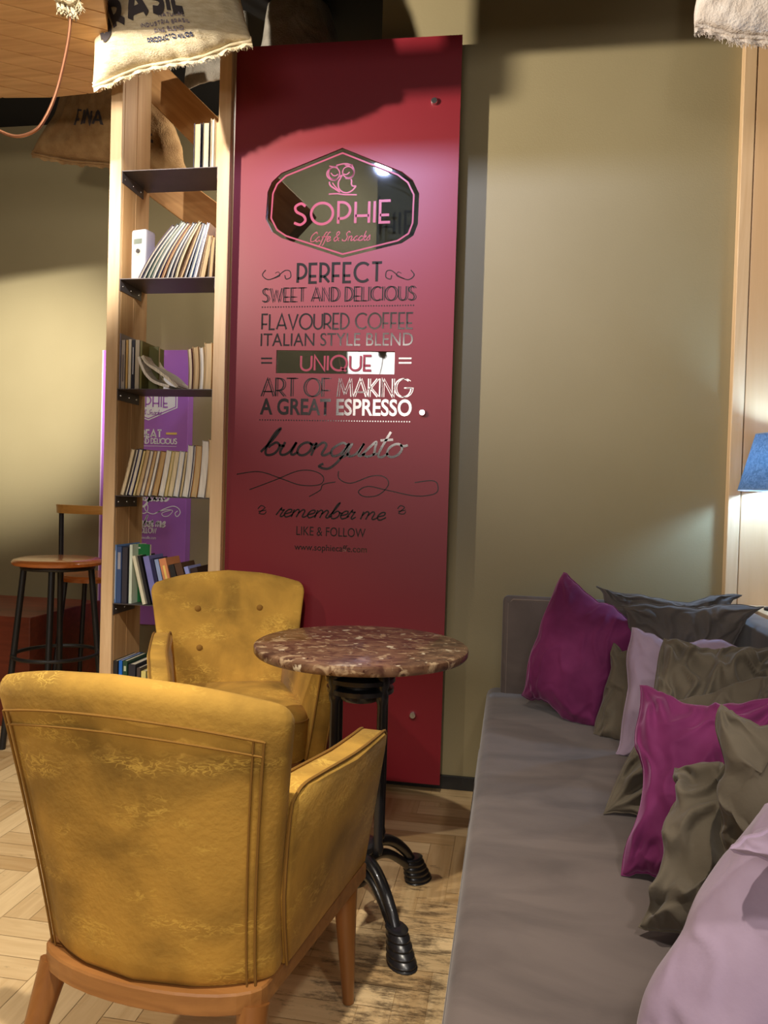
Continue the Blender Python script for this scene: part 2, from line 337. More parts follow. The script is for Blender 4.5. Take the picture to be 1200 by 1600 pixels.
SC = {  # script lowercase, x-height .5, ascender 1, descender -.5
 'a': (.5, [sp2([(.42, .42), (.25, .5), (.05, .25), (.15, 0), (.35, .1), (.44, .5)]), sp2([(.44, .5), (.42, .1), (.56, .06)])]),
 'b': (.48, [sp2([(-.08, .1), (.1, .55), (.2, 1.0), (.1, .85), (.03, .3), (.12, 0), (.34, .05), (.4, .32), (.25, .48), (.08, .28)]), sp2([(.36, .38), (.55, .34)])]),
 'c': (.4, [sp2([(.36, .4), (.24, .5), (.05, .28), (.12, .02), (.3, .02), (.45, .15)])]),
 'e': (.4, [sp2([(.05, .2), (.3, .3), (.3, .48), (.14, .46), (.03, .22), (.14, 0), (.3, .04), (.45, .18)])]),
 'f': (.3, [sp2([(.5, .95), (.35, .95), (.22, .5), (.12, -.3), (0, -.4)]), [(.02, .48), (.42, .5)]]),
 'g': (.52, [sp2([(.42, .42), (.25, .5), (.05, .25), (.15, 0), (.35, .1), (.46, .5)]), sp2([(.46, .5), (.4, -.1), (.2, -.48), (-.1, -.42), (-.02, -.3)]), sp2([(.38, -.1), (.6, .12)])]),
 'm': (.8, [[(.05, .5), (.05, 0)], sp2([(.05, .25), (.2, .5), (.32, .4), (.3, 0)]), sp2([(.32, .25), (.48, .5), (.6, .4), (.58, .08), (.68, .02), (.82, .14)])]),
 'n': (.55, [[(.05, .5), (.05, 0)], sp2([(.05, .25), (.22, .5), (.36, .4), (.34, .08), (.44, .02), (.58, .14)])]),
 'o': (.46, [arc(.22, .25, .19, .25, 0, 360, 20), sp2([(.3, .46), (.42, .42), (.52, .46)])]),
 'r': (.36, [sp2([(-.02, .1), (.1, .55), (.13, .44), (.3, .46)]), sp2([(.27, .46), (.2, .1), (.28, 0), (.4, .14)])]),
 's': (.36, [sp2([(-.02, .06), (.2, .55), (.26, .35), (.3, .1), (.15, 0), (.02, .08)]), sp2([(.28, .08), (.4, .12)])]),
 't': (.3, [sp2([(.16, .95), (.1, .3), (.12, .03), (.24, 0), (.36, .14)]), [(-.02, .62), (.32, .66)]]),
 'u': (.5, [sp2([(.05, .5), (.03, .12), (.14, 0), (.3, .12), (.38, .5)]), sp2([(.38, .5), (.36, .1), (.44, .02), (.54, .12)])]),
 'k': (.42, [sp2([(.14, 1), (.02, 0)]), sp2([(.05, .22), (.25, .5), (.3, .38), (.12, .26), (.28, 0), (.44, .12)])]),
 'C': (.6, [sp2([(.6, .8), (.45, 1), (.1, .6), (.15, .05), (.5, .05), (.62, .2)])]),
 'S': (.55, [sp2([(.6, .85), (.45, 1), (.25, .75), (.45, .4), (.35, .03), (.05, .05), (0, .2)])]),
 '&': (.6, GL['&'][1]), ' ': (.3, []),
}
def layout(text, font, gap=.16, shear=0):
    x = 0; out = []
    for i, ch in enumerate(text):
        wd, st = font[ch]
        for s in st: out.append([(x+p[0]+shear*p[1], p[1]) for p in s])
        x += wd + (gap if ch != ' ' else gap*.5)
    return out, x-gap
def ribbon(bm, pts, half, fn, step=None):
    """flat stroke; pts in text space already scaled to metres, fn maps (u,v)->Vector"""
    P = [Vector((a, b)) for a, b in pts]
    Q = [P[0]]
    for a, b in zip(P, P[1:]):
        n = max(1, int((b-a).length/step)) if step else 1
        for k in range(1, n+1): Q.append(a.lerp(b, k/n))
    P = Q; L = []; R = []
    for i, p in enumerate(P):
        a = P[i-1] if i else None; b = P[i+1] if i < len(P)-1 else None
        closed = (P[0]-P[-1]).length < 1e-6
        if a is None and closed: a = P[-2]
        if b is None and closed: b = P[1]
        d1 = (p-a).normalized() if a is not None and (p-a).length > 1e-9 else None
        d2 = (b-p).normalized() if b is not None and (b-p).length > 1e-9 else None
        if d1 is None and d2 is None: continue
        d1 = d1 or d2; d2 = d2 or d1
        n1 = Vector((-d1.y, d1.x)); n2 = Vector((-d2.y, d2.x)); nn = n1+n2
        if nn.length < .2: nn = n1
        nn.normalize(); k = half/max(.5, nn.dot(n1))
        L.append(bm.verts.new(fn(p.x+nn.x*k, p.y+nn.y*k))); R.append(bm.verts.new(fn(p.x-nn.x*k, p.y-nn.y*k)))
    for i in range(len(L)-1):
        try: bm.faces.new((L[i], L[i+1], R[i+1], R[i]))
        except Exception: pass
def text_bm(text, font, x0, x1, z0, z1, half, fn, gap=.16, shear=0, inline=0, step=None, bm=None):
    bm = bm or bmesh.new()
    st, wd = layout(text, font, gap, shear)
    wd += shear*.5
    sx = (x1-x0)/wd; sz = (z1-z0)
    for s in st:
        q = [(x0+p[0]*sx, z0+p[1]*sz) for p in s]
        ribbon(bm, q, half, fn, step)
        if inline: ribbon(bm, [(a+inline, b) for a, b in q], half*.55, fn, step)
    return bm
def sans(name, text, x0, x1, z0, z1, Y, m, parent, bold=0, track=1.0):
    """plain sans lettering from the built-in font, converted to a mesh"""
    cu = bpy.data.curves.new('t', 'FONT'); cu.body = text; cu.offset = bold; cu.space_character = track; cu.extrude = .0; cu.resolution_u = 4
    t = bpy.data.objects.new('t', cu); col.objects.link(t)
    dg = bpy.context.evaluated_depsgraph_get(); me = bpy.data.meshes.new_from_object(t.evaluated_get(dg))
    bpy.data.objects.remove(t)
    xs = [v.co.x for v in me.vertices]; ys = [v.co.y for v in me.vertices]
    a, b = min(xs), max(xs); c, d = (min(ys), max(ys))
    for v in me.vertices:
        v.co = Vector((x0+(v.co.x-a)/(b-a)*(x1-x0), Y, z0+(v.co.y-c)/(d-c)*(z1-z0)))
    me.materials.clear(); me.materials.append(m); me.name = name
    o = bpy.data.objects.new(name, me); col.objects.link(o); o.parent = parent
    return o

# ================================================================== SETTING
YB = 3.0825        # back wall face
YF = 4.2           # far wall behind the shelf
def floor():
    bm = bmesh.new(); tone = bm.loops.layers.float_color.new('tone') if False else None
    tl = bm.faces.layers.float.new('tone'); gl = bm.loops.layers.float_vector.new('grain')
    rnd = random.Random(3)
    def plank(x0, x1, y0, y1, vert):
        g = .0008
        vs = [bm.verts.new((x, y, 0)) for x, y in ((x0+g, y0+g), (x1-g, y0+g), (x1-g, y1-g), (x0+g, y1-g))]
        f = bm.faces.new(vs); f[tl] = rnd.random(); o = rnd.random()*50
        for l in f.loops:
            c = l.vert.co
            l[gl] = Vector((c.y, c.x+o, 0)) if vert else Vector((c.x, c.y+o, 0))
    W, L = .078, .39
    for k in range(-90, 90):
        for j in range(-8, 9):
            ox, oy = k*W+j*2*L, k*W
            for (x0, x1, y0, y1, v) in ((ox, ox+L, oy, oy+W, 0), (ox-W, ox, oy, oy+L, 1)):
                if x1 < -4.5 or x0 > 1.6 or y1 < -3 or y0 > YF: continue
                x0, x1, y0, y1 = max(x0, -4.5), min(x1, 1.6), max(y0, -3), min(y1, YF)
                if x0 > -.7 and y1 > 2.93:
                    if y0 >= 2.93: continue
                    y1 = 2.93
                if x1 > x0 and y1 > y0: plank(x0, x1, y0, y1, v)
    x = -.7
    while x < 1.5: plank(x, min(x+.62, 1.6), 2.93, 3.005, 0); plank(x-.2 if x > -.7 else x, min(x+.42, 1.6), 3.005, YB, 0); x += .62
    # sub-floor showing in the joints
    box(bm, -4.5, 1.6, -3, YF, -.05, -.0015)
    o = obj('floor', bm, [floor_mat()]); o['kind'] = 'structure'
    # normals up
    return o
floor()
struct('ceiling', nbox(-4.5, 1.6, -3, YF+.1, 3.3, 3.4), blackwall)
struct('wall_back', nbox(-.575, 1.6, YB, YB+.12, 0, 3.3), olive)
struct('wall_far', nbox(-4.5, 1.6, YF, YF+.1, 0, 3.3), olive)
struct('wall_left', nbox(-4.6, -4.5, -3, YF+.1, 0, 3.3), olive)
struct('wall_right', nbox(1.6, 1.7, -3, YB, 0, 3.3), olive)
struct('wall_rear', nbox(-4.5, 1.6, -3.1, -3, 0, 3.3), mat('dark_brown_wall', (.05, .035, .025), .7))
struct('baseboard_back', nbox(-.575, -.02, YB-.014, YB, 0, .055, bev=.002, seg=1), mat('black_baseboard', (.012, .012, .012), .3))
struct('baseboard_far', nbox(-4.5, -.6, YF-.014, YF, 0, .08), MATS['black_baseboard'])

# lowered timber-clad canopy, top left
def canopy():
    t = thing('timber_ceiling_canopy', 'lowered pale wooden plank canopy with rounded rim at the top left', 'ceiling canopy', (-2.2, 2.3, 2.75))
    Z0, Z1 = 0, .06
    out = [(-2.2, .56), (-1.2, .52), (-.2, .555), (.3, .60), (.52, .585), (.62, .52), (.70, .35), (.86, .0), (.64, -.35), (-2.2, -.35)]
    ang = math.radians(33)
    d = Vector((math.cos(ang), math.sin(ang))); n = Vector((-d.y, d.x))
    # planks: clip outline polygon into strips perpendicular to n
    def clip(poly, n, c, keep):
        res = []
        for i in range(len(poly)):
            a, b = Vector(poly[i]), Vector(poly[(i+1) % len(poly)])
            da, db = (a.dot(n)-c)*keep, (b.dot(n)-c)*keep
            if da >= 0: res.append(tuple(a))
            if (da > 0) != (db > 0) and da != db: res.append(tuple(a.lerp(b, da/(da-db))))
        return res
    cs = [Vector(p).dot(n) for p in out]; c = min(cs); w_ = .098
    bm = bmesh.new()
    while c < max(cs):
        poly = clip(clip(out, n, c+.003, 1), n, c+w_-.003, -1)
        if len(poly) >= 3:
            lo = [bm.verts.new((x, y, 0)) for x, y in poly]; hi = [bm.verts.new((x, y, .03)) for x, y in poly]
            try:
                bm.faces.new(lo); bm.faces.new(hi)
                for i in range(len(lo)): bm.faces.new((lo[i], lo[(i+1) % len(lo)], hi[(i+1) % len(lo)], hi[i]))
            except Exception: pass
        c += w_
    m = wood('canopy_wood', hexc(226, 178, 116), hexc(200, 148, 88), 'x', .5)
    obj('planking', bm, m, t)
    bm = bmesh.new()
    lo = [bm.verts.new((x, y, .02)) for x, y in out]; hi = [bm.verts.new((x, y, .09)) for x, y in out]
    bm.faces.new(lo); bm.faces.new(hi)
    for i in range(len(lo)): bm.faces.new((lo[i], lo[(i+1) % len(lo)], hi[(i+1) % len(lo)], hi[i]))
    obj('backing_board', bm, wood('canopy_back', hexc(150, 100, 52), hexc(120, 80, 40), 'x', .6), t)
    for x, y in ((-1.5, 0), (.3, 0), (-1.5, .4)):
        obj('hanger_rod', ntube([(x, y, .08), (x, y, .55)], .008, 8), blackpaint, t)
canopy()
# unseen block added above the frame to shade the panel top and wall
struct('shade_block', nbox(-1.24, 1.6, 2.13, 2.27, 2.855, 3.3), blackwall)
# light timber lining at the right end of the back wall
def lining():
    bm = bmesh.new(); box(bm, .792, .835, YB-.045, YB-.001, 0, 3.3, bev=.002, seg=1)
    struct('trim_2', bm, edgewood)
    bm = bmesh.new(); box(bm, .838, 1.6, YB-.042, YB-.001, 0, 3.3, bev=.002, seg=1)
    struct('trim_3', bm, panelwood)
lining()
# diagonal beams behind the shelf
def beam(pa, pb, Y, wd, th, label):
    a, b = pa, pb; d = (b-a).normalized(); n = Vector((-d.z, 0, d.x)); 
    if n.z < 0: n = -n
    bm = bmesh.new(); L = (b-a).length
    box(bm, 0, L, 0, th, 0, wd, bev=.004, seg=2)
    o = obj('diagonal_beam', bm, beamwood); 
    o.matrix_world = Matrix.Translation(a) @ Matrix((d, Vector((0, 1, 0)), n)).transposed().to_4x4()
    tag(o, label, 'beam')
def bm_px(p1, p2, Y, ext0, ext1):
    a, b = at(*p1, Y), at(*p2, Y); a.y = b.y = Y; d = (b-a).normalized(); return a-d*ext0, b+d*ext1
a, b = bm_px((237, 160), (302, 225), 3.3, .35, .62); beam(a, b, 3.3, .16, .09, 'upper diagonal wooden beam crossing behind the top of the bookshelf')
a, b = bm_px((232, 305), (340, 385), 3.42, .12, .32); beam(a, b, 3.42, .16, .09, 'lower diagonal wooden beam seen under the topmost steel shelf')

# ================================================================== RED PANEL
YP = 3.0
def red_panel():
    t = thing('menu_panel', 'tall crimson acrylic panel with coffee slogans and clear hexagonal emblem, standing against the wall', 'sign', (-.7, YP, 0))
    T = lambda px, py: (at(px, py, YP).x, at(px, py, YP).z)
    x0, x1 = -1.152, -.245; zt0 = T(375, 74)[1]; zt1 = T(723, 54)[1]; zb = .04
    hexo = [T(535, 231), T(628, 268), T(645, 281), T(655, 302), T(653, 350), T(646, 368), T(628, 380), T(535, 403), T(440, 372), T(425, 362), T(415, 342), T(418, 300), T(425, 284), T(440, 270)]
    rect = [T(432, 547), T(617, 549), T(616, 585), T(431, 583)]
    cu = bpy.data.curves.new('panel', 'CURVE'); cu.dimensions = '2D'; cu.fill_mode = 'BOTH'; cu.extrude = .004
    for poly in ([(x0, zb), (x1, zb), (x1, zt1), (x0, zt0)], hexo, rect):
        s = cu.splines.new('POLY'); s.points.add(len(poly)-1); s.use_cyclic_u = True
        for p, q in zip(s.points, poly): p.co = (q[0], q[1], 0, 1)
    ob = bpy.data.objects.new('tmp', cu); col.objects.link(ob)
    dg = bpy.context.evaluated_depsgraph_get(); me = bpy.data.meshes.new_from_object(ob.evaluated_get(dg)); bpy.data.objects.remove(ob)
    for v in me.vertices: v.co = Vector((v.co.x+.7, v.co.z+.004, v.co.y))
    me.materials.clear(); me.materials.append(panelred); me.name = 'panel_sheet'
    o = bpy.data.objects.new('panel_sheet', me); col.objects.link(o); o.parent = t
    def L(u, v, off=.0008): return Vector((u+.7, -off, v))
    g = bmesh.new(); box(g, T(412, 400)[0]+.7, T(665, 400)[0]+.7, .0095, .0135, T(535, 590)[1], T(535, 225)[1])
    obj('clear_backing', g, glass_mat(), t)
    Lh = lambda u, v: Vector((u+.7, .004, v))
    # inner pink hexagon line
    cx, cz = sum(p[0] for p in hexo)/len(hexo), sum(p[1] for p in hexo)/len(hexo)
    inn = [((p[0]-cx)*.93+cx, (p[1]-cz)*.92+cz) for p in hexo]; inn = inn+[inn[0]]
    bm = bmesh.new(); ribbon(bm, inn, .0032, Lh); obj('emblem_outline', bm, letterred, t)
    # owl in the emblem, from pixel-measured strokes
    def PX(pts): return [T(480+x/12, 240+y/12) for x, y in pts]
    owl = bmesh.new()
    for pts, hw in (
        (arc(500, 365, 105, 118, 0, 360, 28), .0022), (arc(765, 340, 105, 105, 0, 360, 28), .0022),
        (sp2([(540, 215), (700, 180), (830, 215), (875, 320), (850, 410), (790, 455), (710, 452)]), .0026),
        (sp2([(440, 260), (375, 330), (370, 410), (430, 475), (500, 490), (560, 470)]), .0026),
        (sp2([(410, 225), (490, 238), (570, 240)]), .002), (sp2([(700, 205), (780, 215), (850, 200)]), .002),
        (sp2([(440, 355), (480, 400), (530, 405), (575, 375)]), .002), (sp2([(665, 365), (710, 385), (750, 375), (790, 340)]), .002),
        (sp2([(625, 450), (580, 530), (590, 640), (660, 710), (750, 725), (830, 690), (880, 640), (905, 600), (850, 600), (825, 560), (830, 500), (815, 470)]), .0026),
        (sp2([(410, 520), (430, 590), (520, 655), (610, 715)]), .003), (sp2([(470, 540), (520, 610), (600, 690)]), .002),
        ([(400, 752), (560, 742), (700, 762), (925, 764)], .0026), ([(598, 405), (652, 400), (628, 436), (600, 405)], .0022)):
        ribbon(owl, PX([(x, y) for x, y in pts]), hw, Lh)
    obj('owl_emblem', owl, letterred, t)
    def line(name, text, xa, xb, ytop, ybot, half, m=film, font=GL, gap=.16, shear=0, inline=0, fn=L, ax=None):
        p, q = T(xa, ybot), T(xb, ybot)
        z1 = T(xa, ytop)[1]
        bm = text_bm(text, font, p[0]+half, q[0]-half, p[1]+half, z1-half, half, fn, gap, shear, inline)
        return obj(name, bm, m, t)
    line('lettering', 'SOPHIE', 457, 611, 316, 353, .0052, letterred, fn=Lh, gap=.24)
    line('script_lettering', 'Caffe & Snacks', 482, 580, 362, 378, .0016, letterred, SC, gap=.02, shear=.3, fn=Lh)
    line('lettering', 'UNIQUE', 468, 581, 554, 580, .0042, letterred, fn=Lh, gap=.2)
    line('lettering', 'PERFECT', 463, 598, 411, 444, .0052, gap=.22)
    line('lettering', 'SWEET AND DELICIOUS', 409, 648, 450, 473, .0022, gap=.2, inline=.0075)
    line('lettering', 'FLAVOURED COFFEE', 408, 646, 490, 516, .0034, gap=.16)
    sans('lettering', 'ITALIAN STYLE BLEND', T(407, 541)[0]+.7, T(645, 541)[0]+.7, T(407, 541)[1], T(407, 521)[1], -.0008, film, t)
    line('lettering', 'ART OF MAKING', 407, 641, 590, 620, .0026, gap=.14, inline=.0085)
    sans('lettering', 'A GREAT ESPRESSO', T(406, 648)[0]+.7, T(643, 648)[0]+.7, T(406, 648)[1], T(406, 622)[1], -.0008, film, t, bold=.022)
    line('script_lettering', 'buongusto', 408, 636, 668, 712, .0048, film, SC, gap=-.02, shear=.32)
    line('script_lettering', 'remember me', 430, 606, 782, 808, .0028, film, SC, gap=-.02, shear=.3)
    sans('lettering', 'LIKE & FOLLOW', T(463, 836)[0]+.7, T(571, 836)[0]+.7, T(463, 836)[1], T(463, 822)[1], -.0008, film, t)
    sans('lettering', 'www.sophiecaffe.com', T(460, 862)[0]+.7, T(573, 862)[0]+.7, T(460, 862)[1], T(460, 849)[1], -.0008, film, t, bold=.005)
    # dotted rules, dashes, flourishes
    for ya, xa, xb in ((480, 410, 646), (656, 406, 640)):
        bm = bmesh.new(); n = 58
        for i in range(n):
            x, z = T(xa+(xb-xa)*i/(n-1), ya)
            z = T(xa, ya)[1]
            vs = [bm.verts.new(L(x+.0028*math.cos(k*PI/4), z+.0028*math.sin(k*PI/4))) for k in range(8)]; bm.faces.new(vs)
        obj('dotted_rule', bm, film, t)
    for xa, xb in ((408, 425), (623, 643)):
        for y in (560, 567):
            bm = bmesh.new(); ribbon(bm, [T(xa, y), T(xb, y)], .0033, L); obj('dash_ornament', bm, film, t)
    def fl(pts, hw=.0018):
        bm = bmesh.new(); ribbon(bm, [T(x, y) for x, y in sp2(pts)], hw, L); obj('flourish_ornament', bm, film, t)
    for s, c in ((1, 433), (-1, 624)):
        f = lambda pts: [(c+s*x, y) for x, y in pts]
        fl(f([(-18, 422), (-23, 430), (-14, 437), (0, 432), (12, 423), (20, 424), (21, 433), (14, 436), (12, 430)]))
        fl(f([(-8, 436), (4, 431), (2, 425), (-3, 427)]), .0012)
    fl([(370, 741), (405, 737), (440, 748), (470, 758), (500, 757), (505, 745), (490, 736), (465, 736), (430, 750), (390, 765)])
    fl([(483, 776), (500, 766), (505, 757), (524, 753)]); fl([(529, 736), (530, 748), (548, 755), (580, 744), (600, 745), (607, 757), (592, 773), (570, 776), (560, 768), (575, 760), (605, 766), (650, 775), (680, 771), (684, 758), (675, 751), (648, 754)])
    for c in (410, 628):
        fl([(c-7, 795), (c-2, 790), (c+4, 793), (c, 797), (c-5, 802), (c+3, 803), (c+6, 799)]); fl([(c-6, 799), (c+6, 797)])
    for px, py in ((679, 159), (660, 645), (645, 1117), (418, 150)):
        if px == 418: continue
        x, z = T(px, py); bm = bmesh.new()
        lathe(bm, [(.004, 0), (.004, -.0)], 4) if False else None
        prof = [(.0001, .012), (.011, .012), (.0135, .008), (.0135, -.0), (.006, -.002), (.006, -(YB-YP)+.001)]
        lathe(bm, prof, 20)
        bmesh.ops.transform(bm, matrix=Matrix.Rotation(PI/2, 4, 'X'), verts=bm.verts)
        o = obj('standoff_fixing', bm, chrome, t, True, loc=(x+.7, 0, z)); o['label'] = 'round chrome fixing'
    bm = nbox(x1+.7-.06, x1+.7-.015, .009, YB-YP-.001, 2.62, zt1-.02)
    obj('batten', bm, wood('batten_wood', hexc(150, 100, 60), hexc(120, 80, 44)), t)
red_panel()

# ================================================================== BOOKSHELF
SF = 2.96; SD = .25
XL0, XL1, XR0, XR1 = -1.674, -1.622, -1.208, -1.156
LV = [2.470, 2.030, 1.579, 1.138, .690, .235]
def bookshelf():
    t = thing('bookshelf', 'tall narrow open wooden bookshelf with dark steel shelves full of books', 'bookshelf', (-1.415, SF, 0))
    ox, oy = 1.415, -SF
    for (a, b, nm) in ((XL0, XL1, 'side_board'), (XR0, XR1, 'side_board')):
        bm = bmesh.new(); box(bm, a+ox, b+ox, .02, .125, 0, 3.0, bev=.002, seg=1); box(bm, a+ox, b+ox, .127, SD, 0, 3.0, bev=.002, seg=1)
        obj('side_board', bm, shelfwood, t)
        bm = nbox(a+ox, b+ox, 0, .0195, 0, 3.0, bev=.003); o = obj('front_post', bm, edgewood, t); 
    for z in LV:
        bm = bmesh.new()
        a, b = XL1+ox, XR0+ox
        box(bm, a, b, .004, SD-.02, z-.003, z)
        # folded steel side flanges
        for s, x in ((1, a), (-1, b)):
            x2 = x+s*.003
            vs = []
            for xx in (x+s*.0002, x2):
                vs.append([bm.verts.new((xx, .006, z-.003)), bm.verts.new((xx, .19, z-.003)), bm.verts.new((xx, .19, z-.047)), bm.verts.new((xx, .006, z-.047))])
            bm.faces.new(vs[0]); bm.faces.new(vs[1])
            for i in range(4): bm.faces.new((vs[0][i], vs[0][(i+1) % 4], vs[1][(i+1) % 4], vs[1][i]))
        o = obj('steel_shelf', bm, steel, t); o['label'] = 'dark steel shelf plate'
        for yy in (.03, .1, .165):
            s = bmesh.new(); lathe(s, [(.0001, .0), (.0035, .0), (.004, -.002)], 10)
            bmesh.ops.transform(s, matrix=Matrix.Rotation(PI/2, 4, 'Y'), verts=s.verts)
            obj('screw', s, chrome, o, True, loc=(a+.005, yy, z-.026))
bookshelf()

# ------------------------------------------------------------------ books
def pagecol(i):
    cs = [(236, 218, 180), (226, 206, 164), (232, 222, 200), (214, 184, 136), (240, 234, 222), (224, 196, 150), (206, 172, 120)]
    c = cs[i % len(cs)]
    return mat('pages_%d' % (i % len(cs)), hexc(*c), .9, c2=hexc(*[int(x*.88) for x in c]), scale=60, detail=2, stretch=(8, 1, .15), lo=.4, hi=.6)
def covermat(c):
    return mat('cover_%02x%02x%02x' % c, hexc(*c), .45, c2=hexc(*[int(x*.9) for x in c]), scale=9)
def book(x, z, th, h, d, lean, ccol, pg, label, spine=False, sag=0, y=None, mark=None):
    """x: left foot on the shelf; lean: angle to the right (radians, negative = left)"""
    y = SF+.02 if y is None else y
    def f(u, v, w_):  # u thickness, v depth, w height
        X = u*math.cos(lean) + w_*math.sin(lean) - sag*4*(w_/h)*(1-w_/h)*(1 if lean > 0 else -1)
        Z = w_*math.cos(lean) - u*math.sin(lean) + (th*math.sin(lean) if lean > 0 else 0)
        return Vector((X, v, Z))
    def slab(bm, u0, u1, v0, v1, w0, w1, n=8):
        R = []
        for i in range(n+1):
            ww = w0+(w1-w0)*i/n
            R.append([bm.verts.new(f(u, v, ww)) for u, v in ((u0, v0), (u1, v0), (u1, v1), (u0, v1))])
        for A, B in zip(R, R[1:]):
            for k in range(4): bm.faces.new((A[k], A[(k+1) % 4], B[(k+1) % 4], B[k]))
        bm.faces.new(R[0]); bm.faces.new(R[-1])
    n = 8 if sag else 2; ct = min(.0022, th*.12); e = .003
    bm = bmesh.new()
    slab(bm, 0, ct, 0, d, 0, h, n); slab(bm, th-ct, th, 0, d, 0, h, n)
    if spine: slab(bm, 0, th, -.001, ct, 0, h, n)
    else: slab(bm, 0, th, d-ct, d, 0, h, n)
    o = obj('book', bm, covermat(ccol), None, False, loc=(x, y, z+.0006)); tag(o, label, 'book')
    bm = bmesh.new()
    if spine: slab(bm, ct, th-ct, ct, d-e, e, h-e, n)
    else: slab(bm, ct, th-ct, e, d-ct, e*.3, h-e, n)
    obj('pages', bm, pagecol(pg), o)
    if mark and spine:   # printed title block on the spine
        bm = bmesh.new()
        u0, u1, w0, w1, mc = mark
        R = [f(th*u0, -.0018, h*w0), f(th*u1, -.0018, h*w0), f(th*u1, -.0018, h*w1), f(th*u0, -.0018, h*w1)]
        bm.faces.new([bm.verts.new(p) for p in R]); obj('spine_print', bm, covermat(mc), o)
    return o
def bx(px, py, yy=None):
    return at(px, py, (SF+.02) if yy is None else yy)
def row(lv, items, yy=None):
    """items: (px left foot, px thickness, px height, lean, cover, page, label, kwargs)"""
    z = LV[lv]
    for (px, wpx, hpx, lean, c, pg, lab, kw) in items:
        Yk = kw.pop('y', SF+.02); k = Yk/1204*1.02
        ph = {0: 262, 1: 434, 2: 607, 3: 777, 4: 943, 5: 1112}[lv]
        x = at(px, ph, Yk).x
        book(x, z, wpx*k, hpx*k/math.cos(lean), kw.pop('d', .13), lean, c, pg, lab, y=Yk, **kw)
row(0, [
 (302, 11.5, 73, 0, (60, 60, 90), 1, 'cream fore-edged book, leftmost of the four on the topmost steel shelf', {}),
 (315.5, 11, 74, 0, (30, 28, 34), 0, 'cream fore-edged book with black cover, second from left on topmost shelf', {}),
 (328, 6, 79, 0, (220, 200, 170), 2, 'tallest thin pale book on the topmost shelf', {}),
 (335, 5.2, 74, 0, (210, 190, 160), 5, 'pale book against the right post on the topmost shelf', {}),
])
mag = [
 (216, 4.5, 84, .60, (130, 110, 150), 2, 'grey-mauve bent magazine, leftmost of the leaning row by the air freshener'),
 (223, 4.5, 86, .59, (70, 90, 90), 4, 'white-paged bent magazine with dark cover, second in the leaning row'),
 (230, 4, 90, .57, (150, 175, 170), 2, 'pale green bent magazine in the leaning row'),
 (237, 5, 88, .55, (190, 200, 190), 4, 'bent white magazine right of the pale green one'),
 (245, 4.5, 88, .52, (70, 70, 120), 0, 'bent magazine with navy cover in the leaning row'),
 (252, 4, 86, .50, (214, 150, 110), 3, 'bent orange-brown magazine in the middle of the leaning row'),
 (259, 4.5, 88, .47, (120, 130, 130), 4, 'bent white magazine right of the orange-brown one'),
 (266, 4, 88, .44, (90, 80, 110), 2, 'bent grey-covered magazine in the leaning row'),
 (273, 4.5, 90, .41, (200, 190, 150), 0, 'cream bent magazine right of the middle of the leaning row'),
 (280, 5, 86, .36, (150, 96, 40), 3, 'brown-covered leaning book near the right post'),
 (287, 4, 88, .32, (50, 44, 54), 4, 'thin dark-covered leaning book near the right post'),
 (294, 5.5, 86, .28, (100, 120, 150), 2, 'blue-grey leaning book near the right post'),
 (302, 4.5, 88, .24, (230, 230, 240), 4, 'bright white leaning book near the right post'),
 (311, 9, 68, .19, (190, 150, 90), 3, 'tan leaning book with worn cover near the right post'),
 (324.5, 7.5, 66, .06, (110, 90, 60), 6, 'short brown book against the right post beside the leaning magazines'),
]
row(1, [(a, b, c, d, e, f_, g, {'sag': .012 if d > .4 else 0, 'd': .16}) for a, b, c, d, e, f_, g in mag])
row(2, [
 (184, 4, 91, 0, (150, 142, 150), 2, 'tall grey book against the left post above the open paperback', {'spine': True, 'd': .19}),
 (189, 6, 80, 0, (176, 164, 150), 2, 'grey-spined book second from left in the upright group', {'spine': True, 'mark': (.3, .7, .15, .7, (110, 100, 100))}),
 (196, 3.5, 80, 0, (208, 170, 100), 0, 'thin mustard-spined book in the upright group', {'spine': True}),
 (200, 4.5, 81, 0, (228, 220, 200), 4, 'cream-spined book left of the black spine', {'spine': True}),
 (205, 5, 80, 0, (34, 32, 50), 2, 'black-spined book with white title in the upright group', {'spine': True, 'mark': (.35, .65, .3, .85, (220, 220, 225))}),
 (210.5, 7, 80, 0, (196, 184, 162), 0, 'pale beige-spined book right of the black spine', {'spine': True}),
 (218, 3.5, 78, 0, (122, 116, 60), 2, 'olive green book showing its cover behind the fallen open paperback', {'spine': True, 'd': .20, 'y': SF+.015}),
 (293.5, 6.5, 66, -.04, (150, 110, 100), 0, 'curved cream paperback, leftmost of the four at the right post', {'sag': .004}),
 (301, 9, 69, -.03, (190, 150, 100), 3, 'tan-edged paperback, second of the four at the right post', {'sag': .005}),
 (311, 6.5, 68, -.02, (220, 200, 160), 4, 'pale paperback between two tan ones at the right post', {'sag': .004}),
 (318, 12, 75, -.0, (224, 190, 130), 5, 'thickest yellow-edged paperback against the right post', {'sag': .002}),
])
# olive book cover seen from the side (faces camera because it leans outward)
o = obj('book', nbox(0, .066, 0, .004, 0, .185, bev=.001, seg=1), covermat((112, 108, 52)), None, loc=(at(221, 607, SF+.06).x, SF+.075, LV[2]+.001))
tag(o, 'olive green hardback standing face-out behind the fallen open paperback', 'book')
obj('pages', nbox(.002, .064, .0042, .016, .002, .182), pagecol(0), o)
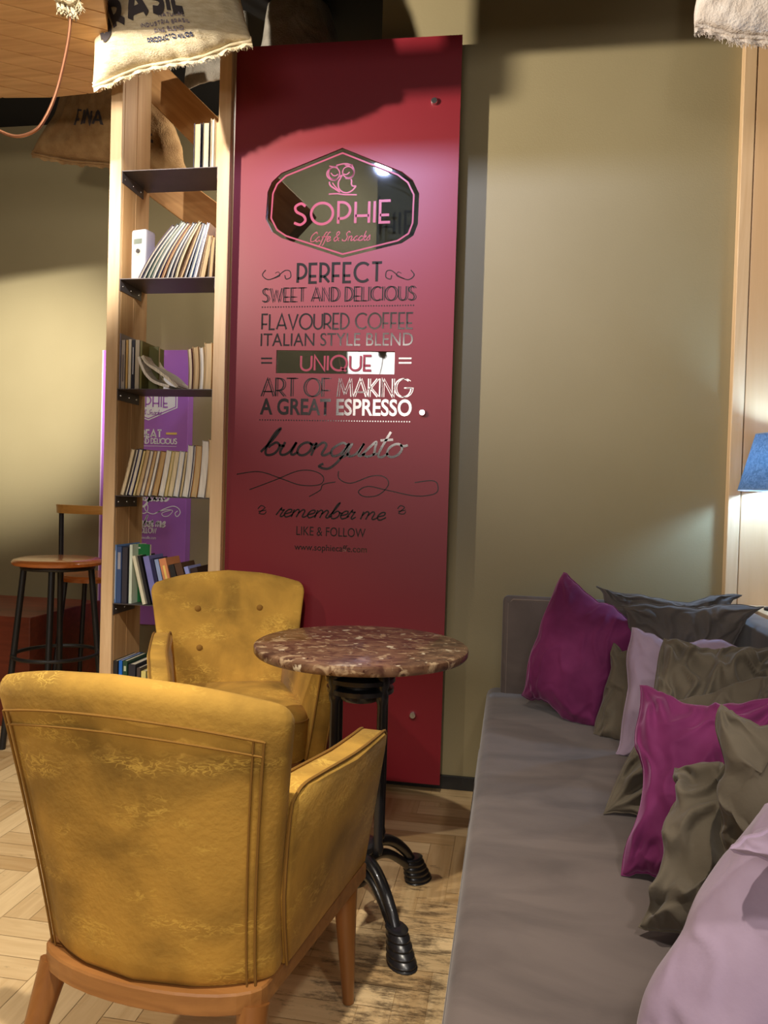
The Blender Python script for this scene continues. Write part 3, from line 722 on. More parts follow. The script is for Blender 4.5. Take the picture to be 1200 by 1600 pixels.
# fallen open paperback
def open_book():
    t = thing('open_paperback', 'white-paged paperback fallen open and leaning on the spines', 'book', at(250, 607, SF+.03)+Vector((0, 0, 0)))
    t.location = (at(250, 607, SF+.02).x, SF+.004, LV[2]+.001)
    for pts, th, nm, mm in (([(-.094, .128), (-.085, .10), (-.06, .055), (-.02, .022), (.045, .003)], .011, 'pages', pagecol(4)),
                            ([(-.079, .130), (-.055, .098), (.0, .062), (.05, .026), (.078, .003)], .012, 'pages', pagecol(2)),
                            ([(-.068, .128), (-.05, .105), (.02, .066), (.075, .014), (.088, .0025)], .002, 'cover', covermat((205, 198, 186)))):
        bm = bmesh.new(); P = spline([(a, 0, b) for a, b in pts], 6); prev = None
        for i, p in enumerate(P):
            dd = (P[min(i+1, len(P)-1)]-P[max(i-1, 0)]).normalized(); nn = Vector((-dd.z, 0, dd.x))
            if nn.z < 0: nn = -nn
            zz = lambda v: Vector((v.x, v.y, max(v.z, .0004)))
            r_ = [bm.verts.new(zz(p+Vector((0, 0, 0)))), bm.verts.new(zz(p+nn*th)), bm.verts.new(zz(p+nn*th+Vector((0, .15, 0)))), bm.verts.new(zz(p+Vector((0, .15, 0))))]
            if prev:
                for k in range(4): bm.faces.new((prev[k], prev[(k+1) % 4], r_[(k+1) % 4], r_[k]))
            else: bm.faces.new(r_)
            prev = r_
        bm.faces.new(prev); obj(nm, bm, mm, t)
open_book()
P4 = [
 (187.5, 6, 76, .24, (200, 180, 150), 0, 'cream fore-edged paperback, leftmost of the leaning row on the third shelf from the bottom'),
 (195, 3.4, 76, .24, (90, 80, 80), 2, 'thin pale book second from left in the long leaning row'),
 (199.5, 7, 76, .235, (60, 60, 110), 2, 'pale book with dark blue top, third in the long leaning row'),
 (207.5, 3, 74, .23, (230, 210, 120), 0, 'thin yellow-edged book in the long leaning row'),
 (212, 6, 75, .225, (190, 160, 120), 3, 'tan-edged book fifth in the long leaning row'),
 (219, 5, 74, .22, (180, 170, 180), 2, 'grey-mauve book in the long leaning row'),
 (225, 5, 74, .215, (190, 150, 100), 3, 'narrow tan book left of the white one in the long row'),
 (231, 3.6, 74, .21, (240, 240, 240), 4, 'thin bright white book in the long leaning row'),
 (237, 9, 73, .20, (176, 130, 76), 6, 'thick brown-edged book leaning after the dark gap'),
 (247.5, 8, 75, .17, (235, 235, 235), 4, 'white-edged book right of the thick brown one'),
 (256.5, 4, 74, .165, (236, 214, 120), 1, 'yellow-covered book in the middle of the row'),
 (261.5, 8, 74, .155, (210, 196, 160), 0, 'beige book between the yellow and the blue-white ones'),
 (270.5, 8, 74, .14, (220, 226, 240), 4, 'blue-white book right of the middle of the row'),
 (280, 3.6, 74, .12, (170, 150, 110), 1, 'thin khaki-edged book left of the crumpled one'),
 (284.5, 9, 84, .10, (230, 230, 232), 4, 'tall crumpled white-edged book in the long row'),
 (294, 2.6, 84, .10, (84, 72, 120), 2, 'thin violet-covered book beside the crumpled one'),
 (297.5, 10, 84, .09, (200, 150, 90), 3, 'orange-tan curved book near the right post'),
 (308.5, 11, 92, .07, (226, 222, 214), 4, 'tall curved white book near the right post of the long row'),
 (321, 7, 95, .03, (210, 180, 140), 5, 'tallest cream book pressed against the right post of the long row'),
]
row(3, [(a, b, c, d, e, f_, g, {'sag': -.004 if i > 13 else -.0015}) for i, (a, b, c, d, e, f_, g) in enumerate(P4)])
row(4, [
 (176, 5.5, 96, 0, (110, 150, 210), 2, 'tall pale blue spine with lettering against the left post', {'spine': True, 'd': .2, 'mark': (.25, .75, .06, .9, (210, 220, 235))}),
 (181.5, 8, 93, 0, (62, 84, 130), 2, 'dark blue book with red spot beside the pale blue spine', {'spine': True, 'd': .2, 'mark': (.2, .8, .6, .9, (160, 160, 170))}),
 (190, 9, 92, 0, (58, 56, 66), 2, 'charcoal book between the dark blue and the green ones', {'spine': True, 'd': .2}),
 (201, 5, 97, .0, (214, 226, 210), 4, 'white-edged spine of the tall book beside the charcoal one', {'spine': True, 'd': .12}),
 (223, 5.5, 79, -.25, (230, 226, 200), 4, 'cream-spined book leaning left at the front of the coloured row', {'spine': True, 'y': SF+.008}),
 (231, 5.5, 79, -.25, (30, 28, 34), 2, 'black book leaning behind the cream spine', {'spine': True}),
 (239, 10, 78, -.24, (128, 128, 196), 2, 'lavender blue spine leaning left with small yellow sticker', {'spine': True, 'mark': (.2, .8, .18, .28, (220, 220, 120))}),
 (250.5, 4.5, 75, -.24, (40, 40, 80), 2, 'navy book in the coloured leaning row', {'spine': True}),
 (256, 6.5, 74, -.24, (150, 170, 214), 2, 'light blue and white spine leaning beside the orange one', {'spine': True}),
 (264.5, 12, 75, -.26, (222, 146, 100), 2, 'orange spine with pale lettering leaning left', {'spine': True, 'mark': (.35, .65, .3, .85, (244, 214, 120))}),
 (279, 9, 66, -.28, (40, 38, 40), 2, 'black glossy book right of the orange spine', {'spine': True}),
 (290, 12, 68, -.30, (88, 60, 44), 2, 'brown book leaning right of the black glossy one', {'spine': True}),
 (304, 7, 64, -.30, (150, 160, 226), 2, 'small white and violet-blue spine in the coloured row', {'spine': True}),
 (313, 12, 62, -.30, (52, 36, 34), 2, 'dark maroon-brown book near the right end of the coloured row', {'spine': True}),
])
# green book facing out
o = obj('book', nbox(0, .075, 0, .004, 0, .245, bev=.001, seg=1), covermat((24, 112, 56)), None, loc=(at(204, 943, SF+.06).x, SF+.07, LV[4]+.001))
tag(o, 'green book with yellow lettering standing face-out on the coloured shelf', 'book')
obj('pages', nbox(.002, .073, .0042, .02, .002, .243), pagecol(4), o)
obj('cover_print', nbox(.01, .045, -.0006, -.0001, .186, .198), covermat((230, 200, 60)), o)
obj('cover_print', nbox(.012, .034, -.0006, -.0001, .226, .232), covermat((220, 230, 220)), o)
# paperbacks at the right end, lying ends
row(4, [
 (326.5, 4.5, 60, -.0, (226, 200, 160), 0, 'cream crumpled paperback near the right post of the coloured row', {}),
 (331.5, 5.0, 63, -.0, (214, 190, 146), 5, 'tan curved paperback near the right post of the coloured row', {}),
 (337, 3.6, 65, 0, (196, 130, 110), 3, 'thin pinkish-brown book against the right post of the coloured row', {}),
])
row(5, [
 (170.5, 4, 92, .0, (150, 140, 150), 2, 'grey magazine with curled top at the left of the bottom shelf', {'spine': True, 'd': .2}),
 (175.5, 8, 84, 0, (40, 40, 44), 2, 'black and white spine second from left on the bottom shelf', {'spine': True, 'd': .18, 'mark': (0, 1, .2, .3, (230, 230, 230))}),
 (184.5, 5.5, 85, 0, (30, 110, 210), 2, 'bright blue spine on the bottom shelf', {'spine': True, 'd': .18}),
 (190.5, 8, 85, 0, (36, 74, 56), 2, 'dark green spine with pale emblem on the bottom shelf', {'spine': True, 'd': .18, 'mark': (.25, .75, .8, .9, (190, 200, 170))}),
 (199.5, 12, 80, 0, (44, 44, 56), 2, 'thick charcoal book on the bottom shelf', {'spine': True, 'd': .18}),
 (212.5, 6, 75, 0, (74, 62, 60), 2, 'small dark brown book on the bottom shelf', {'spine': True, 'd': .16}),
 (219.5, 8, 70, 0, (226, 212, 130), 0, 'pale yellow book beside the armchair on the bottom shelf', {'spine': True, 'd': .16}),
 (229, 10, 70, 0, (90, 90, 100), 2, 'grey book half hidden behind the armchair arm', {'spine': True, 'd': .16}),
])
# air freshener dispenser
def dispenser():
    p = at(204, 432, SF+.05)
    t = thing('air_freshener', 'white plastic air freshener dispenser with small grey display on the second shelf', 'air freshener', (p.x, SF+.045, LV[1]+.0005), -.22)
    bm = bmesh.new(); box(bm, 0, .078, 0, .065, 0, .212, bev=.012, seg=4); obj('housing', bm, whiteplastic, t, True)
    obj('display', nbox(.016, .058, -.0012, .003, .15, .172, bev=.001, seg=1), screen, t)
    bm = bmesh.new(); lathe(bm, [(.0001, .0), (.018, 0), (.02, -.003)], 24); bmesh.ops.transform(bm, matrix=Matrix.Rotation(PI/2, 4, 'X'), verts=bm.verts)
    obj('nozzle_ring', bm, mat('cream_plastic', (.7, .66, .55), .4), t, True, loc=(.036, -.0018, .122))
    bm = bmesh.new(); lathe(bm, [(.0001, .002), (.009, .002), (.009, -.002)], 20); bmesh.ops.transform(bm, matrix=Matrix.Rotation(PI/2, 4, 'X'), verts=bm.verts)
    obj('nozzle', bm, mat('dark_plastic', (.03, .02, .02), .4), t, True, loc=(.041, -.0035, .120))
dispenser()

# ================================================================== ARMCHAIR
def slab_surface(rows, closed=True):
    """rows: list of rings (same length) of Vectors -> closed mesh"""
    bm = bmesh.new(); R = [[bm.verts.new(p) for p in r] for r in rows]; n = len(R[0])
    for A, B in zip(R, R[1:]):
        for k in range(n): bm.faces.new((A[k], A[(k+1) % n], B[(k+1) % n], B[k]))
    bm.faces.new(R[0]); bm.faces.new(R[-1]); return bm
def sgnpow(v, e): return math.copysign(abs(v)**e, v)
def back_bm():
    # superelliptic cross-section swept over the height; wraps forward at both sides
    rows = []; NV, NU = 30, 56
    def P(u, s, v):
        # u across -1..1, s through thickness -1..1, v height 0..1
        arch = .045*(1-u*u)
        z0, z1 = .302, .815
        z = z0+(z1+arch-z0)*v
        w_ = .234+.058*v**1.4
        yb = -.300-.10*v          # outer rear surface mid line (reclines)
        yc = yb+.075*u*u           # forward wrap
        th = .085-.02*v
        x = w_*u; y = yc+th*.5+th*.5*s
        return Vector((x, y, z))
    def rim(v):  # round the top and bottom
        return v
    vs = [0, .01, .03]+[.03+.9*i/20 for i in range(1, 21)]+[.95, .965, .98, .99, .997, 1.0]
    for v in vs:
        t = 1.0
        if v > .93: t = math.sqrt(max(.02, 1-((v-.93)/.07)**2))
        if v < .03: t = .8+.2*(v/.03)
        ring = []
        for k in range(NU):
            a = 2*PI*k/NU; u = sgnpow(math.cos(a), .35); s = sgnpow(math.sin(a), .5)
            wu = 1-(1-t)*.09
            ring.append(P(u*wu, s*t, v))
        rows.append(ring)
    return slab_surface(rows)
def back_point(u, v, off=0):
    arch = .045*(1-u*u); z = .302+(.815+arch-.302)*v; w_ = .234+.058*v**1.4
    yb = -.300-.10*v; return Vector((w_*u, yb+.075*u*u-off, z))
def arm_bm(s):
    # slab following a side outline, thickness .075, leaning outward a little
    prof = [(.262, .302), (.285, .42), (.305, .58), (.300, .600), (.280, .612), (.20, .618), (.05, .632), (-.12, .648), (-.19, .652), (-.222, .642), (-.236, .61), (-.215, .45), (-.165, .302)]
    P = [Vector((a, b, 0)) for a, b in prof]
    bm = bmesh.new()
    outer, inner = [], []
    def xo(y, z):
        k = (z-.31)/.3
        return (.262+.034*k) + (.0 if y > 0 else y*.10)
    T_ = .066
    rings = []
    c = Vector((.03, .47))
    for d, inset in ((0, .012), (.004, .005), (.012, 0), (T_-.012, 0), (T_-.004, .005), (T_, .012)):
        r_ = []
        for a, b in prof:
            v = Vector((a, b)); dv = (c-v); v = v+dv.normalized()*inset
            r_.append(Vector((s*(xo(a, b)-d), v.x, max(v.y, .301))))
        rings.append(r_)
    return slab_surface(rings), [Vector((s*(xo(a, b)-.006), a, b)) for a, b in prof], [Vector((s*(xo(a, b)-T_+.004), a, b)) for a, b in prof]
def make_chair(label, loc, rz):
    t = thing('armchair', label, 'armchair', loc, rz, None)
    obj('backrest', back_bm(), suede, t, True)
    # inner back cushion face buttons
    for u in (-.43, .43):
        for v in (.76, .50):
            p = back_point(u, v); th = .085-.02*v
            bm = bmesh.new(); lathe(bm, [(.0001, .006), (.008, .005), (.0125, .001), (.0135, -.004)], 18)
            bmesh.ops.transform(bm, matrix=Matrix.Rotation(-PI/2-.12, 4, 'X'), verts=bm.verts)
            obj('button', bm, suede_pipe, t, True, loc=(p.x, p.y+th-.0, p.z))
    # piping on the outer back: inset frame + top seam
    bm = bmesh.new()
    pts = [back_point(u/20*.9, .885, .0) for u in range(-20, 21)]
    tube(bm, pts, .0022, 6)
    for sgn in (-1, 1):
        tube(bm, [back_point(sgn*.90, v/20*.885, .0) for v in range(0, 21)], .0024, 6)
        tube(bm, [back_point(sgn*.845, v/20*.885, .0) for v in range(0, 21)], .0018, 6)
    tube(bm, [back_point(u/20*.9, .835, .0) for u in range(-20, 21)], .002, 6)
    obj('piping', bm, suede_pipe, t, True)
    for s in (-1, 1):
        b, po, pi = arm_bm(s); a = obj('armrest', b, suede, t, True)
        bm = bmesh.new(); tube(bm, spline(po, 3), .0034, 6); obj('piping', bm, suede_pipe, a, True)
        bm = bmesh.new(); tube(bm, spline(pi, 3), .0034, 6); obj('piping', bm, suede_pipe, a, True)
    # seat cushion
    rows = []
    for z, ins in ((.302, .01), (.312, .002), (.35, 0), (.425, 0), (.44, .004), (.452, .014), (.462, .05), (.468, .10), (.470, .16)):
        ring = []
        for k in range(48):
            a = 2*PI*k/48; x = sgnpow(math.cos(a), .3)*(.222-ins); y = .015+sgnpow(math.sin(a), .3)*(.262-ins)
            if y > .2: y += .010*(1-(x/.222)**2)
            ring.append(Vector((x, y, z)))
        rows.append(ring)
    se = obj('seat', slab_surface(rows), suede, t, True)
    bm = bmesh.new(); tube(bm, [Vector((sgnpow(math.cos(2*PI*k/48), .3)*.2225, .015+sgnpow(math.sin(2*PI*k/48), .3)*.2625+(.010*(1-math.cos(2*PI*k/48)**2) if math.sin(2*PI*k/48) > .5 else 0), .437)) for k in range(48)], .003, 6, closed=True)
    obj('piping', bm, suede_pipe, se, True)
    # wooden rail following the plan: straight front and sides, curved back
    plan = [(-.262, .262), (.262, .262)]+[(.262-(.262-.228)*i/6, .262-.487*i/6) for i in range(1, 7)]
    cur = [(.228*math.cos(PI*i/16), -.225-.082*math.sin(PI*i/16)) for i in range(1, 16)]
    left = [(-x, y) for x, y in reversed(plan[2:])]
    outline = plan[:2]+plan[2:]+cur+left
    rings = []
    for z, k in ((.262, .99), (.265, .998), (.297, .998), (.301, .99)):
        rings.append([Vector((x*k, y*k, z)) for x, y in outline])
    obj('seat_rail', slab_surface(rings), railwood, t)
    for (x, y, fx, fy, r0, r1) in ((.225, .215, .246, .20, .030, .013), (-.225, .215, -.246, .20, .030, .013), (.205, -.235, .235, -.33, .030, .014), (-.205, -.235, -.235, -.33, .030, .014)):
        bm = bmesh.new(); n = 10
        tube(bm, [Vector((x+(fx-x)*i/n, y+(fy-y)*i/n, .266*(1-i/n)+.0005)) for i in range(n+1)], [r0+(r1-r0)*(i/n)**.85 for i in range(n+1)], 16)
        obj('leg', bm, legwood, t, True)
    return t
make_chair('mustard suede armchair in the foreground, seen from behind', (-.6014, 1.5465, 0), -.108)
make_chair('buttoned mustard suede armchair facing us between the bookshelf and marble table', (-.925, 2.545, 0), 3.6033)

# ================================================================== TABLE
def table():
    t = thing('bistro_table', 'round brown marble bistro table on black cast-iron base', 'table', (-.401, 2.10, 0))
    H_ = .756; R_ = .297
    bm = bmesh.new(); lathe(bm, [(.0001, H_), (R_-.006, H_), (R_-.001, H_-.004), (R_, H_-.009), (R_-.001, H_-.02), (R_-.006, H_-.026), (.0001, H_-.026)], 96, caps=False)
    obj('marble_top', bm, marble, t, True)
    bz = .11
    # central hub and collars
    bm = bmesh.new()
    lathe(bm, [(.02, .075), (.035, .085), (.042, .10), (.036, .115), (.048, .13), (.052, .15), (.045, .17), (.06, .185), (.06, .20), (.03, .21)], 24)
    obj('hub', bm, iron, t, True)
    for ang in (38, 142, 218, 322):
        a = math.radians(ang+6); cx, cy_ = .082*math.cos(a), .082*math.sin(a)
        bm = bmesh.new()
        lathe(bm, [(.012, .19), (.016, .21), (.0125, .225), (.0135, .40), (.0125, .60), (.017, .612), (.018, .625), (.015, .64), (.02, .655), (.02, .675), (.016, .69), (.022, .705), (.024, .728)], 14, c=(cx, cy_, 0))
        obj('column', bm, iron, t, True)
    bm = bmesh.new()
    for z, r_ in ((.632, .074), (.662, .078)):
        lathe(bm, [(r_+.008, z-.01), (r_+.02, z-.006), (r_+.02, z+.006), (r_+.008, z+.01)], 28, caps=True)
    lathe(bm, [(.05, .60), (.06, .612), (.066, .64), (.06, .675), (.07, .70), (.09, .722), (.09, .7295)], 28)
    obj('collar', bm, iron, t, True)
    bm = bmesh.new()
    for a in (0, PI/2):
        d = Vector((math.cos(a+.9), math.sin(a+.9), 0)); n = Vector((-d.y, d.x, 0))
        for sgn in (1,):
            pts = [d*(-.2)+Vector((0, 0, .722)), d*.2+Vector((0, 0, .722))]
            tube(bm, pts, .007, 8)
    obj('top_bracket', bm, iron, t, True)
    oy = -.04
    for ang in (-52, 55, 128, 232):
        a = math.radians(ang); d = Vector((math.cos(a), math.sin(a), 0)); n = Vector((-d.y, d.x, 0))
        L = lambda r_, z, s=0: d*r_ + n*s + Vector((0, 0, z))
        bm = bmesh.new()
        up = spline([L(.03, .165), L(.09, .175), L(.15, .155), L(.21, .105), L(.245, .055)], 6)
        lo = spline([L(.03, .125), L(.08, .135), L(.13, .125), L(.19, .085), L(.235, .045)], 6)
        tube(bm, up, [.018-.004*i/(len(up)-1) for i in range(len(up))], 10)
        tube(bm, lo, [.015-.003*i/(len(lo)-1) for i in range(len(lo))], 10)
        lg = obj('leg', bm, iron, t, True)
        # ribbed boot foot
        bm = bmesh.new(); rings = []
        prof = [(.020, .082), (.024, .078), (.021, .072)]
        zz = .070
        for i in range(4): prof += [(.024+.002*i, zz-.004), (.025+.002*i, zz-.009), (.0225+.002*i, zz-.015)]; zz -= .0165
        prof += [(.031, .003), (.029, .0005)]
        for r_, z in prof:
            cz = .238+(.08-z)*.42
            rings.append([d*(cz+r_*1.55*math.cos(2*PI*k/20))+n*(r_*1.15*math.sin(2*PI*k/20))+Vector((0, 0, z)) for k in range(20)])
        obj('foot', slab_surface(rings), iron, lg, True)
table()

# ================================================================== SOFA
def soft_box(bm_, x0, x1, y0, y1, z0, z1, r, amp=.004, seed=0, cuts=14):
    bm = bm_; vs = box(bm, x0, x1, y0, y1, z0, z1, bev=r, seg=5)
    return bm
def sofa():
    t = thing('corner_sofa', 'long taupe velvet corner sofa with low square backrests along the right', 'sofa', (.4, 1.6, 0))
    o = (-.4, -1.6)
    bm = bmesh.new(); box(bm, -.075+o[0], .85+o[0], .1+o[1], 3.065+o[1], .16, .432, bev=.035, seg=5); obj('seat_cushion', bm, velvet, t, True)
    bm = bmesh.new(); box(bm, -.10+o[0], .86+o[0], .1+o[1], 3.068+o[1], .0, .20, bev=.03, seg=4); obj('base', bm, velvet, t, True)
    bm = bmesh.new(); box(bm, -.022+o[0], .855+o[0], 2.955+o[1], 3.01+o[1]+.0, .40, .802, bev=.022, seg=5); obj('backrest', bm, velvet, t, True)
    bm = bmesh.new(); box(bm, .760+o[0], .855+o[0], .1+o[1], 2.965+o[1], .40, .800, bev=.022, seg=5); obj('backrest', bm, velvet, t, True)
    bm = bmesh.new(); tube(bm, [(-.02+.018+o[0], 2.958+o[1], .43), (-.02+.018+o[0], 2.958+o[1], .775), (0+.016+o[0], 2.958+o[1], .790), (.77+o[0], 2.958+o[1], .790)], .003, 6); obj('piping', bm, mat('velvet_piping', hexc(140, 124, 112), .9), t, True)
sofa()

# ------------------------------------------------------------------ pillows & sacks
def pillow_fn(c, T, pinch=.10, wr=.012, seed=0, bulge=(1, 1), fold=1.0, push=0, wob=.02):
    ax = ((Vector(c[1])-Vector(c[0]))).normalized(); az = (Vector(c[0])-Vector(c[3])).normalized()
    A, B, C_, D_ = [Vector(p) for p in c]    # tl, tr, br, bl
    ctr = (A+B+C_+D_)/4
    nrm = ((B-A)+(C_-D_)).cross((A-D_)+(B-C_)).normalized()   # roughly towards the camera
    if nrm.y > 0: nrm = -nrm
    cor = ((-1, 1), (1, 1), (1, -1), (-1, -1))
    rnd = random.Random(seed); ph = [(rnd.random()*6.28, 6+rnd.random()*6) for _ in cor]
    sx = ((B-A).length+(C_-D_).length)/2; sz = ((A-D_).length+(B-C_).length)/2
    def f(u, v, side):
        uu = u*(1-pinch*(1-v*v)); vv = v*(1-pinch*(1-u*u))
        s, t_ = (uu+1)/2, (vv+1)/2
        p = D_.lerp(C_, s).lerp(A.lerp(B, s), t_)
        e = max(0, (1-u*u)*(1-v*v))
        th = T*(e**.38)*(bulge[0] if side > 0 else bulge[1])
        dd = 0
        for (cu, cv), (p0, fr) in zip(cor, ph):
            du, dv = u-cu, v-cv; r_ = math.hypot(du, dv)
            if r_ > 1e-4:
                an = math.atan2(dv, du); dd += math.exp(-r_/.55)*math.sin(an*fr+p0)*min(1, r_*3)
        q = Vector((u*sx*3.2+seed*3.1, v*sz*3.2-seed*1.7, side*2.0))
        n1 = noise.noise(q*1.3); n2 = 1-abs(noise.noise(Vector((q.x*2.6+.9*n1, q.y*1.5, q.z+5))))*2
        w1 = noise.noise(Vector((u*1.7+seed*2.3, v*1.7, 3.1))); w2 = noise.noise(Vector((u*1.7, v*1.7+seed*1.9, 8.4)))
        p = p + ax*w1*wob*1.4 + az*w2*wob*1.4 + az*noise.noise(Vector((u*6+seed, v*6, 1)))*wob*.35
        dd = dd*fold*1.1 + n1*.9 + max(0, n2-.45)*1.5*fold
        return p + nrm*side*(th + wr*dd*min(1, e*7)) + Vector((0, 0, -push*(1-abs(v))))
    return f, nrm
def pillow_bm(f, N=90, M=90):
    bm = bmesh.new()
    g = lambda i, n: math.sin((i/n-.5)*PI)
    F = [[bm.verts.new(f(g(i, N), g(j, M), 1)) for j in range(M+1)] for i in range(N+1)]
    Bk = [[(F[i][j] if i in (0, N) or j in (0, M) else bm.verts.new(f(g(i, N), g(j, M), -1))) for j in range(M+1)] for i in range(N+1)]
    for G in (F, Bk):
        for i in range(N):
            for j in range(M):
                try: bm.faces.new((G[i][j], G[i+1][j], G[i+1][j+1], G[i][j+1]))
                except Exception: pass
    return bm
def pillow(label, pts, T, m, seed, pinch=.10, wr=.012, fold=1.0, bulge=(1, 1), piping=True, zmin=None, push=0):
    c = [at(*p) for p in pts]
    f, n = pillow_fn(c, T, pinch, wr, seed, bulge, fold, push)
    g = (lambda u, v, s: (lambda p: Vector((p.x, p.y, max(p.z, zmin))))(f(u, v, s))) if zmin else f
    bm = pillow_bm(g)
    o = obj('throw_pillow', bm, m, None, True, soft=True); tag(o, label, 'pillow')
    if piping:
        P = [g(t_, 1, 1) for t_ in [(-1+2*i/24) for i in range(24)]]+[g(1, 1-2*i/24, 1) for i in range(24)]+[g(1-2*i/24, -1, 1) for i in range(24)]+[g(-1, -1+2*i/24, 1) for i in range(24)]
        bm = bmesh.new(); tube(bm, P, .0032, 6, closed=True); obj('seam', bm, m, o, True)
    return o
SZ = .4335
pillow('plump magenta velvet pillow tilted on its corner against the back end of the sofa', [(878, 900, 2.81), (1006, 988, 2.68), (928, 1138, 2.60), (812, 1078, 2.77)], .095, magenta, 1, -.03, .009, .8, zmin=SZ)
pillow('dark grey pillow lying along the back rest, the rearmost one', [(934, 914, 2.86), (1160, 934, 2.84), (1150, 1010, 2.80), (948, 1010, 2.82)], .05, greycloth, 2, .13, .014, 1.2)
pillow('dark grey pillow in front of the rearmost one, its pointed corner touching the right backrest', [(970, 944, 2.66), (1192, 942, 2.60), (1130, 1060, 2.62), (985, 1060, 2.66)], .06, greycloth, 3, .13, .014, 1.2)
pillow('small olive-taupe pillow lying between the plump magenta and lilac pillows', [(960, 1010, 2.60), (1040, 1010, 2.56), (1030, 1175, 2.40), (925, 1145, 2.52)], .05, taupe, 4, .06, .01, 1, zmin=SZ)
pillow('pale lilac pillow standing right of the plump magenta one', [(985, 984, 2.40), (1150, 1012, 2.36), (1140, 1185, 2.24), (962, 1176, 2.33)], .06, lilac, 5, .07, .008, .5, zmin=SZ)
pillow('crumpled taupe pillow with loose folds in front of the lilac one', [(1042, 1003, 2.14), (1225, 1004, 2.08), (1200, 1290, 1.86), (938, 1278, 1.86)], .065, taupe, 6, .10, .022, 1.9, zmin=SZ)
pillow('taupe pillow with puffed top edge just behind the large magenta velvet one', [(1040, 1100, 1.97), (1236, 1050, 1.93), (1210, 1330, 1.72), (1020, 1310, 1.76)], .07, taupe, 7, .05, .016, 1.4, zmin=SZ)
pillow('magenta velvet pillow standing upright in the middle of the row', [(993, 1080, 1.78), (1215, 1092, 1.70), (1180, 1430, 1.48), (972, 1375, 1.56)], .075, magenta, 8, .14, .012, 1.3, zmin=SZ)
pillow('olive-taupe pillow slumped in front of the upright magenta one, low corner on the seat', [(1066, 1196, 1.50), (1230, 1150, 1.44), (1200, 1520, 1.26), (1000, 1455, 1.345)], .07, taupe, 9, .15, .018, 1.6, zmin=SZ)
pillow('taupe pillow with knobby upright corner, nearest to the pink pillow', [(1124, 1104, 1.33), (1300, 1150, 1.26), (1270, 1400, 1.20), (1128, 1350, 1.24)], .07, taupe, 10, .12, .012, 1.1)
pillow('large pale pink pillow filling the bottom right corner', [(1180, 1262, 1.10), (1560, 1200, 1.0), (1500, 1900, .84), (975, 1690, .94)], .12, lilac, 11, -.13, .008, .5, zmin=SZ)
pillow('pale pink pillow whose rounded corner overlaps the large pink one at the right edge', [(1168, 1322, .90), (1400, 1230, .92), (1500, 1440, .90), (1330, 1440, .88)], .05, lilac, 12, .02, .006, .5)

def sack(label, pts, T, m, seed, name='coffee_sack', texts=(), pinch=.05, seam=True, wr=.012, fold=1.0, fringe=True, group=None):
    c = [at(*p) for p in pts]; f, n = pillow_fn(c, T, pinch, wr, seed, (1, 1), fold)
    o = obj(name, pillow_bm(f, 90, 90), m, None, True, soft=True); tag(o, label, 'sack', group)
    P = [f(-1+2*i/60, -1, 1) for i in range(61)]
    if seam:
        down = ((c[3]-c[0])+(c[2]-c[1])).normalized()
        bm = bmesh.new(); tube(bm, [p-down*.006 for p in P], .006, 8); tube(bm, [p+down*.008+n*.004 for p in P], .005, 8)
        # frayed selvedge strip under the seam
        a = [bm.verts.new(p+n*.002) for p in P]; b = [bm.verts.new(p+down*(.026+.004*math.sin(i*1.7))+n*.006*math.sin(i*.9)) for i, p in enumerate(P)]
        a2 = [bm.verts.new(p-n*.002) for p in P]; 
        for i in range(60): bm.faces.new((a[i], a[i+1], b[i+1], b[i])); bm.faces.new((a2[i], a2[i+1], b[i+1], b[i]))
        s = obj('seam', bm, m, o, True)
        if fringe:
            bm = bmesh.new(); rnd = random.Random(seed)
            for i in range(240):
                t_ = -1+2*rnd.random(); p = f(t_, -1, 1)+down*.02; L = .006+.012*rnd.random()
                q = p+down*L+Vector((rnd.uniform(-.008, .008), rnd.uniform(-.006, .006), 0))
                tube(bm, [p, (p+q)/2+Vector((rnd.uniform(-.002, .002), 0, 0)), q], .0007, 3)
            fr = obj('fringe', bm, m, o); fr['kind'] = 'stuff'
    for (txt, u0, u1, v0, v1, half, mm) in texts:
        def fn(u, v, f=f, n=n):
            return f(u, v, 1)+n*.0035
        bm = text_bm(txt, GL, u0, u1, v0, v1, half, fn, gap=.3, step=.02)
        obj('printed_text', bm, mm, o)
    return o
GL2 = dict(GL)
sack('cream cotton coffee sack with frayed bottom seam hanging over the bookshelf top', [(156, -200, 2.70), (300, -260, 2.70), (396, 62, 2.60), (146, 134, 2.56)], .13, cream_sack, 21, pinch=.03, wr=.006, fold=.7,
     texts=[('BRASIL', -.80, .36, -.76, -.58, .030, ink), ('NATURAL', .0, .36, -.80, -.778, .004, paleink), ('INDUSTRIA BRASIL', -.25, .4, -.845, -.823, .004, paleink), ('FINE BLEND', -.1, .3, -.89, -.868, .004, paleink), ('PRODUCTO 100 KILOS'.replace('100 ', ''), -.22, .38, -.935, -.913, .004, bluink)])
sack('brown burlap sack with dark lettering hanging behind the bookshelf', [(122, 80, 3.50), (262, 100, 3.50), (300, 290, 3.45), (52, 238, 3.45)], .11, burlap, 22, pinch=.10, wr=.008, fold=.7, fringe=False,
     texts=[('FINA CAFE', -.46, .72, -.52, -.24, .021, ink)])
sack('grey sack with blue lettering showing above the crimson panel', [(440, -60, 3.36), (490, -60, 3.36), (560, 160, 3.34), (392, 160, 3.34)], .13, grey_sack, 23, pinch=.0, wr=.008, fold=.8, fringe=False, seam=False,
     texts=[('GRANO', .25, 1.0, .30, .52, .04, bluink)])
sack('dark grey-brown sack bulging behind the top right post of the bookshelf', [(300, -160, 3.33), (372, -160, 3.33), (396, 120, 3.31), (292, 140, 3.31)], .03, grey_sack, 24, pinch=.02, wr=.006, fold=.6, fringe=False, seam=False)
